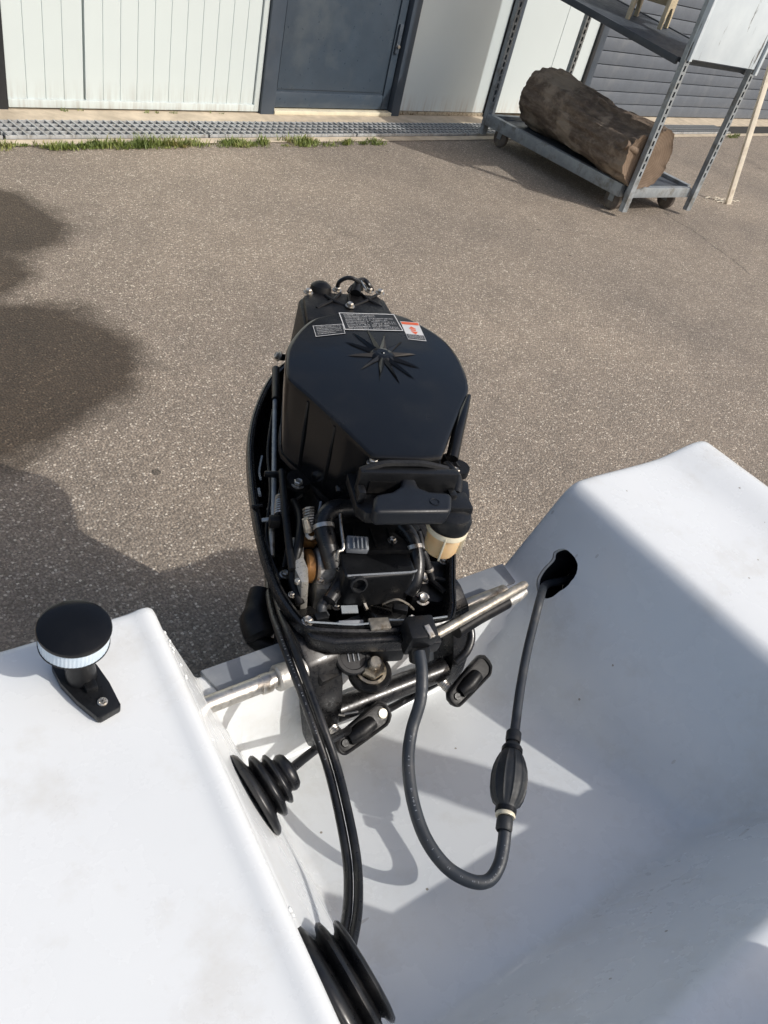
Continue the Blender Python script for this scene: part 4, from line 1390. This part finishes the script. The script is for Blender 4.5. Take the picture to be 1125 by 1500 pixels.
obj('starter_recess', MB().span((-.070, -.2412, .684), (-.040, -.2402, .700)), 'black_cast', housing)

# fuel filter
cf = Vector((0.0256, -0.2680, 0.6582))
fc = MB()
fc.lathe([(0, .0), (.0235, 0), (.0245, .003), (.0245, .012), (.021, .019), (.012, .022), (0, .022)], cf + Vector((.001, .003, .002)), (0, 0, 1), 28)
fc.box(cf + Vector((.004, .014, .020)), (.040, .030, .018), None, .004)
fc.tube([cf + Vector((.012, .03, .024)), cf + Vector((.018, .05, .03)), cf + Vector((.012, .075, .03))], .007, 10, smooth=4)
obj('filter_cap', fc, 'black_plastic', mo)
cu = MB().lathe([(.0232, .0), (.0232, -.006), (.0205, -.008), (.0195, -.032), (.0175, -.037), (0, -.038)], cf + Vector((.001, .003, .0)), (0, 0, 1), 32)
cup = obj('filter_cup', cu, 'cream', mo)
obj('cup_rim', MB().lathe([(.0236, .0015), (.0242, 0), (.0242, -.0055), (.0228, -.0065)], cf + Vector((.001, .003, .0)), (0, 0, 1), 32), 'cream_pale', cup)
for a in (-1.95, -.55):
    c_ = cf + Vector((.001 + .0215 * math.cos(a), .003 + .0215 * math.sin(a), -.018))
    obj('cup_fin', MB().box(c_, (.006, .0022, .034), (0, 0, a), .0006), 'cream_pale', cup)

# silencer box with its round opening
ab = MB()
ABZ0, ABZ1 = .535, .588
ab.prism([(-.083, -.222), (.006, -.222), (.006, -.268), (-.001, -.272), (-.074, -.278), (-.083, -.272)], ABZ0, ABZ1, .005, 3)
box_ = obj('silencer_box', ab, 'black_plastic', mo)
hp = Vector((-0.0660, -0.2810, 0.5797))
obj('box_opening', MB().lathe([(.0100, -.003), (.0100, .0012), (.0082, .002), (.0080, -.012), (0, -.012)], hp, (0, -1, .25), 24), 'void', box_)
bolt((-0.0386, -0.2657, 0.5350), s=.7, mat='steel')
obj('box_ridge', MB().tube([(-.080, -.2735, .5875), (-.002, -.2700, .5880), (.0045, -.2660, .584), (.0055, -.2665, .545)], .0013, 8, smooth=4), 'cap_grey', box_)
gr_ = MB().box((-0.0626, -0.2356, 0.6000), (.026, .018, .012), (.3, 0, -.1), .002)
for k in range(4):
    gr_.box(Vector((-0.0693, -0.2405, 0.6070)) + Vector((k * .005, 0, 0)), (.0016, .014, .004), (.3, 0, -.1))
obj('choke_linkage_block', gr_, 'cap_grey', mo)

# carburettor: flange plate, amber spacer and polished body
cb = Vector((-0.1150, -0.2350, 0.5550))
pl = MB().prism([(-.004, -.045), (.004, -.045), (.007, -.02), (.005, 0), (.008, .02), (.004, .042), (-.004, .042), (-.007, .02), (-.005, 0), (-.008, -.02)], -.032, .03, .002, mat=Matrix.Translation(cb + Vector((-.010, 0, 0))) @ Matrix.Rotation(-.12, 4, 'Y') @ Matrix.Diagonal((1, .85, .8, 1)))
plate = obj('carburettor_plate', pl, 'plate_metal', mo)
for k in (-.032, 0, .03):
    obj('plate_screw', MB().lathe([(0, .003), (.003, .003), (.0045, 0)], cb + Vector((-.019, k, .018)), (-.5, 0, .8), 12), 'steel', plate)
obj('amber_gasket', MB().cyl(cb + Vector((-.004, .004, .006)), cb + Vector((.006, .004, .006)), .0205, None, 24, .002), 'amber', mo)
obj('amber_gasket', MB().box(cb + Vector((.004, .033, .024)), (.016, .022, .014), (.2, .2, 0), .003), 'amber', mo)
obj('carburettor_body', MB().cyl(cb + Vector((.009, .006, .003)), cb + Vector((.034, .006, .003)), .023, .020, 24, .003).box(cb + Vector((.024, .0, -.028)), (.03, .04, .04), None, .006), 'alu_rough', mo)
obj('idle_screw', MB().cyl((-0.1167, -0.2120, 0.6000), (-0.1223, -0.2071, 0.6150), .006, .004, 10).lathe([(.007, 0), (.007, .002), (.004, .004)], (-0.1147, -0.2168, 0.5980), (0, -.3, .9), 10), 'worn_steel', mo)

# hoses and rods in the pan
def hose(name, mat, pts, r, par=None, n=6, seg=10):
    return obj(name, MB().tube(pts, r, seg, smooth=n), mat, par or mo)
hose('breather_hose', 'rubber', [(-0.0890, -0.2462, 0.5750), (-0.0979, -0.2260, 0.6000), (-0.0994, -0.2074, 0.6100), (-0.0895, -0.1957, 0.6180), (-0.0674, -0.1905, 0.6180), (-0.0499, -0.1919, 0.6150)], .0115)
hose('breather_hose', 'rubber', [(0.0020, -0.2022, 0.6000), (0.0122, -0.2214, 0.5950), (0.0159, -0.2442, 0.5800), (0.0122, -0.2617, 0.5650), (0.0055, -0.2677, 0.5500)], .0095)
hose('fuel_line', 'rubber', [(0.0200, -0.2146, 0.6000), (0.0232, -0.2343, 0.5900), (0.0330, -0.2440, 0.5700), (0.0406, -0.2507, 0.5550)], .005)
hose('fuel_line', 'hose_rubber', [(-0.0785, -0.2669, 0.5500), (-0.0903, -0.2640, 0.5450), (-0.1020, -0.2739, 0.5350), (-0.0984, -0.2855, 0.5300)], .0065)
hose('fuel_line', 'rubber', [(-0.0954, -0.2770, 0.5500), (-0.0778, -0.2543, 0.5600), (-0.0754, -0.2409, 0.5750)], .009)
hose('fuel_line', 'rubber', [(-0.0774, -0.1746, 0.6300), (-0.0774, -0.1609, 0.6400), (-0.0691, -0.1537, 0.6450)], .0045)
hose('link_rod', 'steel', [(-0.0804, -0.1965, 0.6220), (-0.0811, -0.2214, 0.6120), (-0.0812, -0.2432, 0.6020), (-0.0881, -0.2467, 0.6000), (-0.0920, -0.2601, 0.5980)], .0019, n=3, seg=8)
hose('shift_rod', 'galv', [(-0.1107, 0.1001, 0.5850), (-0.1255, -0.0019, 0.5820), (-0.1486, -0.1662, 0.5780)], .0034, n=2)
hose('shift_rod', 'black_plastic', [(-0.1012, 0.1653, 0.5900), (-0.1122, 0.0844, 0.5870)], .0058, n=2)
hose('shift_rod', 'worn_steel', [(-0.1495, -0.1668, 0.5650), (-0.1524, -0.2028, 0.5500)], .0040, n=2)
hose('throttle_rod', 'black_plastic', [(-0.1318, -0.0999, 0.6000), (-0.1371, -0.1795, 0.5900), (-0.1385, -0.2506, 0.5750)], .0048, n=2)
hose('link_rod', 'galv', [(-0.1618, -0.1632, 0.5730), (-0.1469, -0.1662, 0.5780)], .0026, n=2)
obj('rod_clip', MB().box((-0.1376, -0.0946, 0.5900), (.030, .006, .008), None, .002), 'black_plastic', mo)
obj('rod_joint', MB().box((-0.1490, -0.1734, 0.5800), (.014, .012, .014), None, .003), 'black_cast', mo)
sp = MB()
c0, c1_ = Vector((-0.1363, -0.1331, 0.5850)), Vector((-0.1423, -0.1656, 0.5820))
sx, sy, sz = frame_from(c1_ - c0)
sp.tube([c0.lerp(c1_, i / 72) + (sx * math.cos(i * .7) + sy * math.sin(i * .7)) * .0058 for i in range(73)], .0014, 6)
obj('return_spring', sp, 'steel', mo)
sp = MB()
c0, c1_ = Vector((-0.1140, -0.1856, 0.6120)), Vector((-0.1128, -0.2084, 0.6000))
sx, sy, sz = frame_from(c1_ - c0)
sp.tube([c0.lerp(c1_, i / 60) + (sx * math.cos(i * .8) + sy * math.sin(i * .8)) * .0065 for i in range(61)], .0015, 6)
obj('return_spring', sp, 'worn_steel', mo)
for pt, s_ in (((-0.1395, -0.2298, 0.5480), .8), ((-0.1476, -0.2766, 0.5450), .8), ((-0.0824, -0.2715, 0.5350), .7), ((-0.1287, -0.3140, 0.5610), .8), ((-0.0812, -0.2486, 0.5750), .55), ((-0.1457, -0.1324, 0.5650), .6)):
    bolt(pt, s=s_)
obj('wire_clip', MB().tube([(-0.1417, -0.0172, 0.5600), (-0.1496, -0.0505, 0.5600), (-0.1513, -0.0741, 0.5650)], .0015, 6, smooth=4), 'galv', mo)
obj('wire_clip', MB().tube([(-0.1551, -0.0877, 0.5600), (-0.1555, -0.1038, 0.5620)], .002, 6), 'galv', mo)
def band(c, axis, r, w=.005):
    obj('hose_band', MB().lathe([(r, -w / 2), (r + .0011, -w / 2), (r + .0011, w / 2), (r, w / 2)], c, axis, 20), 'steel', mo)
band(Vector((-0.1002, -0.2135, 0.6080)), Vector((-0.0979, -0.2260, 0.6000)) - Vector((-0.0994, -0.2074, 0.6100)), .0116)
band(Vector((0.0125, -0.2327, 0.5920)), Vector((0.0159, -0.2442, 0.5800)) - Vector((0.0122, -0.2214, 0.5950)), .0096)
band(Vector((0.0342, -0.2457, 0.5670)), Vector((0.0406, -0.2507, 0.5550)) - Vector((0.0330, -0.2440, 0.5700)), .0051, .004)
hose('wire', 'black_plastic', [(-0.1158, 0.0753, 0.5750), (-0.1340, -0.0110, 0.5650), (-0.1435, -0.1049, 0.5700), (-0.1577, -0.1834, 0.5600), (-0.1490, -0.2455, 0.5530)], .0018, n=5, seg=6)
hose('wire', 'black_plastic', [(-0.1289, -0.1012, 0.5900), (-0.1405, -0.1430, 0.5800), (-0.1371, -0.1994, 0.5750), (-0.1437, -0.2302, 0.5600)], .0016, n=5, seg=6)
hose('wire', 'worn_steel', [(-0.0275, -0.2761, 0.5400), (-0.0131, -0.2781, 0.5500), (0.0014, -0.2808, 0.5450), (0.0124, -0.2822, 0.5350)], .0014, n=5, seg=6)
hose('wire', 'cap_grey', [(-0.1125, -0.2025, 0.6000), (-0.1039, -0.1940, 0.6120), (-0.0990, -0.1798, 0.6180)], .0015, n=4, seg=6)
hose('cable_loom', 'black_cast', [(-0.1213, -0.1420, 0.5850), (-0.1195, -0.1793, 0.5900), (-0.1281, -0.2216, 0.5850), (-0.1357, -0.2471, 0.5600), (-0.1285, -0.2764, 0.5450)], .0055, n=5)
for c_, sz_, rz_ in (((-0.1082, -0.2981, 0.5450), (.016, .010, .010), .2), ((-0.0081, -0.2864, 0.5420), (.018, .010, .009), -.3), ((0.0621, -0.1976, 0.5600), (.012, .020, .016), .1)):
    obj('plug_connector', MB().box(c_, sz_, (.1, 0, rz_), .002), 'black_plastic', mo)
cr_ = MB()
for k in range(5):
    cr_.box((-.060 + k * .022, -.2185, .594), (.0025, .030, .007), None, .0006)
obj('casting_rib', cr_, 'black_cast', mo)
for pt, s_ in (((-0.0144, -0.2234, 0.5970), .7), ((-0.1026, -0.2535, 0.5600), .6), ((-0.0060, -0.3170, 0.5610), .6), ((0.0711, -0.2107, 0.5480), .75), ((-0.1376, -0.2665, 0.5520), .55)):
    bolt(pt, s=s_)
# bracket on the starboard side of the pan with two bright bolts
bp = MB().prism([(0.0330, -0.2045, 0.5300)[:2], (0.0837, -0.2030, 0.5300)[:2], (0.0682, -0.2654, 0.5300)[:2], (0.0463, -0.2759, 0.5300)[:2], (0.0118, -0.2699, 0.5300)[:2]], .515, .54, .004, 2)
bp.tube([(0.0429, -0.2435, 0.5450), (0.0565, -0.2649, 0.5450)], .004, 8).tube([(0.0443, -0.2388, 0.5450), (0.0680, -0.2466, 0.5450)], .0035, 8)
obj('mount_bracket', bp, 'black_cast', mo)
bolt((0.0373, -0.2374, 0.5450), s=1.05, tilt=(.35, -.1, 0))
bolt((0.0271, -0.2693, 0.5410), s=1.05, tilt=(.35, -.1, 0))
obj('metal_tab', MB().box((-0.0699, -0.2829, 0.5400), (.020, .010, .002), (.3, 0, 0)), 'galv', mo)
obj('metal_tab', MB().box((-0.0495, -0.2785, 0.5400), (.003, .010, .004), (.3, 0, .3)), 'steel', mo)
fill = MB()
for _ in range(46):
    u, v = rnd.uniform(-.10, .03), rnd.uniform(-.27, .02)
    if rnd.random() < .5:
        fill.box((u, v, rnd.uniform(.48, .545)), (rnd.uniform(.012, .035), rnd.uniform(.012, .035), rnd.uniform(.012, .03)), (rnd.uniform(-.3, .3), rnd.uniform(-.3, .3), rnd.uniform(0, 3)), .002, 1)
    else:
        a = rnd.uniform(0, 3.1)
        fill.tube([(u, v, rnd.uniform(.49, .55)), (u + .03 * math.cos(a), v + .03 * math.sin(a), rnd.uniform(.50, .56)), (u + .06 * math.cos(a + .5), v + .06 * math.sin(a + .5), .50)], rnd.uniform(.002, .0045), 7, smooth=3)
obj('wiring_and_fittings', fill, 'black_cast', mo)['kind'] = 'stuff'

# ---- front fittings below the rim
kn = Vector((-0.0723, -0.3325, 0.5150))
ka = Vector((.05, -.45, .85)).normalized()
k_ = MB().lathe([(0, -.02), (.010, -.02), (.010, -.006), (.020, -.005), (.0215, -.003), (.0215, .003), (.020, .0045), (.016, .0045), (.015, .003), (0, .003)], kn, ka, 28)
knob = obj('choke_knob', k_, 'black_plastic', mo)
kx, ky, kz = frame_from(ka)
kb = MB()
for k in range(3):
    kb.box(kn + ka * .0038 + kx * (k * .006 - .006), (.0012, .012, .0014), Matrix((kx, ky, kz)).transposed())
obj('knob_symbol', kb, 'cap_grey', knob)
obj('knob_housing', MB().box((-0.0716, -0.3095, 0.5200), (.040, .03, .022), (.2, 0, 0), .005), 'black_plastic', mo)
obj('front_block', MB().prism([(-0.0519, -0.3087, 0.5300)[:2], (-0.0033, -0.3083, 0.5300)[:2], (-0.0075, -0.3328, 0.5300)[:2], (-0.0626, -0.3333, 0.5300)[:2]], .50, .53, .005, 2), 'black_plastic', mo)
# swivel bracket plate and the big steering nut
nt_ = Vector((-0.0490, -0.3421, 0.5000))
sw = MB().lathe([(0, -.012), (.024, -.012), (.026, -.009), (.026, -.002), (.024, 0), (0, 0)], nt_, (0, -.2, 1), 28)
sw.box(nt_ + Vector((0, .035, -.006)), (.036, .07, .012), None, .003)
obj('swivel_bracket', sw, 'black_cast', mo)
n1_ = MB().lathe([(0, 0), (.0185, 0), (.0185, .0025), (.015, .003)], nt_, (0, -.2, 1), 28)
n1_.lathe([(.0145, .003), (.0150, .010), (.013, .0125), (.008, .0125), (.008, .018), (.0055, .019), (0, .019)], nt_, (0, -.2, 1), 6)
nut = obj('pivot_nut', n1_, 'brass', mo)
obj('stud', MB().lathe([(.0072, 0), (.0072, .010), (.006, .0115), (0, .0115)], nt_ + Vector((0, -.0025, .0125)), (0, -.2, 1), 16), 'worn_steel', nut)
# connector for the fuel hose
cn = MB().box((-0.0066, -0.3430, 0.5665), (.034, .030, .026), (.15, 0, .05), .004)
cn.box((-0.0023, -0.3490, 0.5531), (.042, .014, .022), (.15, 0, .05), .003)
cn.tube([(-0.0051, -0.3500, 0.5534), (-0.0035, -0.3600, 0.5365)], [.013, .0115], 14)
conn = obj('fuel_connector', cn, 'black_plastic', mo)
obj('connector_clip', MB().box((-0.0001, -0.3520, 0.5779), (.007, .016, .004), (.2, 0, .3), .001), 'steel', conn)
obj('connector_clip', MB().tube([(0.0160, -0.3404, 0.5450), (0.0139, -0.3463, 0.5400), (0.0076, -0.3492, 0.5380)], .0016, 6), 'galv', conn)

# ---- clamps on the transom
def clamp_bracket(x0, x1, top, nm='clamp_bracket'):
    prof = [(.486, .40), (.489, .50), (.484, top - .004), (.462, top + .004), (.435, top), (.412, top - .014), (.392, top - .042), (.380, top - .072), (.376, .435), (.377, .405), (.386, .395), (.402, .40), (.412, .43), (.424, .455), (.432, .498), (.476, .502), (.477, .40)]
    m = MB().prism([(y, z) for y, z in prof], x0, x1, .0045, 2, ang=20)
    xm = (x0 + x1) / 2
    for v in m.bm.verts:                        # slims towards the screw boss
        k = max(0.0, min(1.0, (v.co.y - .40) / .12))
        v.co.z = xm + (v.co.z - xm) * (.62 + .38 * k)
    bmesh.ops.transform(m.bm, matrix=TOWL @ Matrix(((0, 0, 1, 0), (1, 0, 0, 0), (0, 1, 0, 0), (0, 0, 0, 1))), verts=m.bm.verts)
    return obj(nm, m, 'black_paint', mo, ang=50)
clL = clamp_bracket(.360, .404, .536)
clR = clamp_bracket(.566, .600, .536)
obj('tilt_bar', MB().cyl(WL(.4, .392, .440), WL(.566, .386, .440), .0150, None, 20, .002), 'black_paint', mo)
obj('split_pin', MB().tube([WL(.397, .372, .462), WL(.412, .366, .466)], .0012, 6), 'steel', mo)
obj('wire_clip', MB().tube([WL(.388, .371, .468), WL(.3925, .366, .47)], .0012, 6), 'steel', mo)
obj('swivel_column', MB().cyl(WL(.495, .452, .502), WL(.495, .452, .525), .030, .028, 24, .004).cyl(WL(.495, .505, .20), WL(.495, .505, .45), .026, .028, 24, .004), 'black_paint', mo)
# steering tube through the tilt axis, with its rough nut and the bright rod
obj('steering_tube', MB().cyl(WL(.243, .4205, .508), WL(.372, .4195, .510), .0098, None, 20, .001), 'steel', mo)
obj('steering_tube', MB().cyl(WL(.398, .4195, .508), WL(.672, .4175, .512), .0096, None, 20, .001), 'worn_steel', mo)
obj('tube_collar', MB().lathe([(0, 0), (.0135, 0), (.0150, .002), (.0145, .018), (.0158, .022), (.0150, .034), (.013, .036), (0, .036)], WL(.326, .4198, .509), WL(1, 0, 0) - WL(0, 0, 0), 22), 'alu_rough', mo)
obj('tube_collar', MB().lathe([(.0098, 0), (.0112, .001), (.0112, .012), (.0098, .013)], WL(.307, .42, .508), WL(1, 0, 0) - WL(0, 0, 0), 22), 'steel', mo)
rd0, rd1 = Vector((0.0091, -0.3464, 0.5600)), Vector((0.1621, -0.2686, 0.5600))
obj('drag_link', MB().tube([rd0, rd0.lerp(rd1, .5), rd0.lerp(rd1, .97), rd1], [.0056, .0056, .0058, .0046], 16), 'worn_steel', mo)
le = MB().tube([(0.1413, -0.2753, 0.5350), (0.1600, -0.2654, 0.5350), (0.1727, -0.2593, 0.5370)], [.007, .0085, .0065], 12)
le.lathe([(0, 0), (.008, 0), (.008, .008), (0, .008)], (0.1636, -0.2609, 0.5300), (0, 0, 1), 6)
obj('link_end', le, 'alu_rough', mo)
obj('link_sleeve', MB().tube([(0.0563, -0.3190, 0.5350), (0.0923, -0.2992, 0.5350), (0.1413, -0.2753, 0.5350)], .0088, 14), 'black_cast', mo)
hose('tell_tale_hose', 'rubber', [(0.0699, -0.2938, 0.5300), (0.0819, -0.3011, 0.5250), (0.0841, -0.3145, 0.5150), (0.0764, -0.3272, 0.5050), (0.0635, -0.3342, 0.4950)], .0055)

def clamp_screw(base, direction, hdir, lab, face=(-.05, -.55, .83)):
    b0 = Vector(base)
    d = Vector(direction).normalized()
    sm = MB()
    L_ = .036
    prof = [(0, 0)]
    k = 0
    while k < 11:
        prof += [(.0058, k * .003), (.0070, k * .003 + .0015)]
        k += 1
    prof += [(.0058, .0335), (.0058, L_ + .004), (0, L_ + .004)]
    sm.lathe(prof, b0, d, 16)
    s_ = obj('clamp_screw', sm, 'steel', mo)
    e = b0 + d * L_
    h = Vector(hdir).normalized()
    d = (WL(*face) - WL(0, 0, 0)).normalized()
    h = (h - d * h.dot(d)).normalized()
    w = d.cross(h)
    out = [(-.010, -.010), (-.013, -.004), (-.013, .005), (-.008, .011), (.0, .0125), (.05, .0155), (.062, .0155), (.068, .010), (.069, 0.0), (.067, -.008), (.060, -.0135), (.05, -.0140), (.0, -.0125)]
    mt_ = Matrix.Translation(e) @ Matrix((h, w, d)).transposed().to_4x4()
    hm_ = MB().prism(out, -.004, .005, .002, 2, mat=mt_)
    # raised rim leaves a dished middle
    rimp = catmull([(x * .93, y * .86, .0055) for x, y in out], 4, True)
    hm_.tube([mt_ @ p for p in rimp], .0020, 8, closed=True)
    hn = obj('clamp_handle', hm_, 'black_cast', mo)
    gp = MB().lathe([(0, .0032), (.005, .003), (.0078, .001), (.0085, -.001)], mt_ @ Vector((.030, 0, .005)), d, 20)
    obj('thumb_ridge', MB().tube([mt_ @ Vector((.006, 0, .004)), mt_ @ Vector((.022, 0, .008)), mt_ @ Vector((.040, 0, .006))], [.008, .0105, .0085], 12), 'black_cast', hn)
    obj('hub_pin', MB().lathe([(0, .002), (.0042, .002), (.005, 0)], mt_ @ Vector((-.002, 0, .005)), d, 14), 'black_cast', hn)
    if lab:
        obj('handle_dot', MB().lathe([(0, .0018), (.0056, .0018), (.0064, 0)], mt_ @ Vector((.057, .001, .0052)), d, 20), 'cream_pale', hn)
    return hn
clamp_screw(WL(*(0.3906, 0.3889, 0.4300)), WL(.04, -.95, .12) - WL(0, 0, 0), WL(.97, .12, .20) - WL(0, 0, 0), True)
clamp_screw(WL(*(0.5566, 0.3832, 0.4300)), WL(.04, -.95, .12) - WL(0, 0, 0), WL(.93, .24, .26) - WL(0, 0, 0), False)

# ---- tilt lever lumps outside the port side of the cowl
sb = MB().tube([(-0.1595, -0.2154, 0.5000), (-0.1689, -0.2472, 0.4900), (-0.1632, -0.2709, 0.4800)], [.016, .021, .014], 14, smooth=4)
sb.tube([(-0.1606, -0.2487, 0.4750), (-0.1718, -0.2632, 0.4700), (-0.1454, -0.2754, 0.4650)], [.010, .011, .009], 10, smooth=4)
obj('tilt_lever', sb, 'black_cast', mo)
obj('cowl_side_lug', MB().box((-0.1083, -0.3406, 0.5000), (.028, .03, .02), (.2, .2, .5), .004), 'black_cast', mo)

# ---- leg
lg_ = MB()
lg_.prism([(-.045, -.10), (.045, -.10), (.055, 0), (.035, .13), (0, .17), (-.035, .13), (-.055, 0)], .15, .455, .01, 2, taper=.72)
obj('midsection', lg_, 'black_paint', mo)
obj('cavitation_plate', MB().prism([(-.03, -.09), (.03, -.09), (.075, .08), (.06, .2), (0, .22), (-.06, .2), (-.075, .08)], .15, .158, .002, 1), 'black_paint', mo)
obj('gearcase', MB().lathe([(0, 0), (.018, .02), (.032, .08), (.034, .16), (.026, .23), (.02, .25), (0, .25)], (0, -.09, .085), (0, 1, 0), 20).prism([(-.01, -.04), (.01, -.04), (.006, .1), (-.006, .1)], .006, .06, .002).prism([(-.016, -.06), (.016, -.06), (.012, .12), (-.012, .12)], .10, .149, .002), 'black_paint', mo)
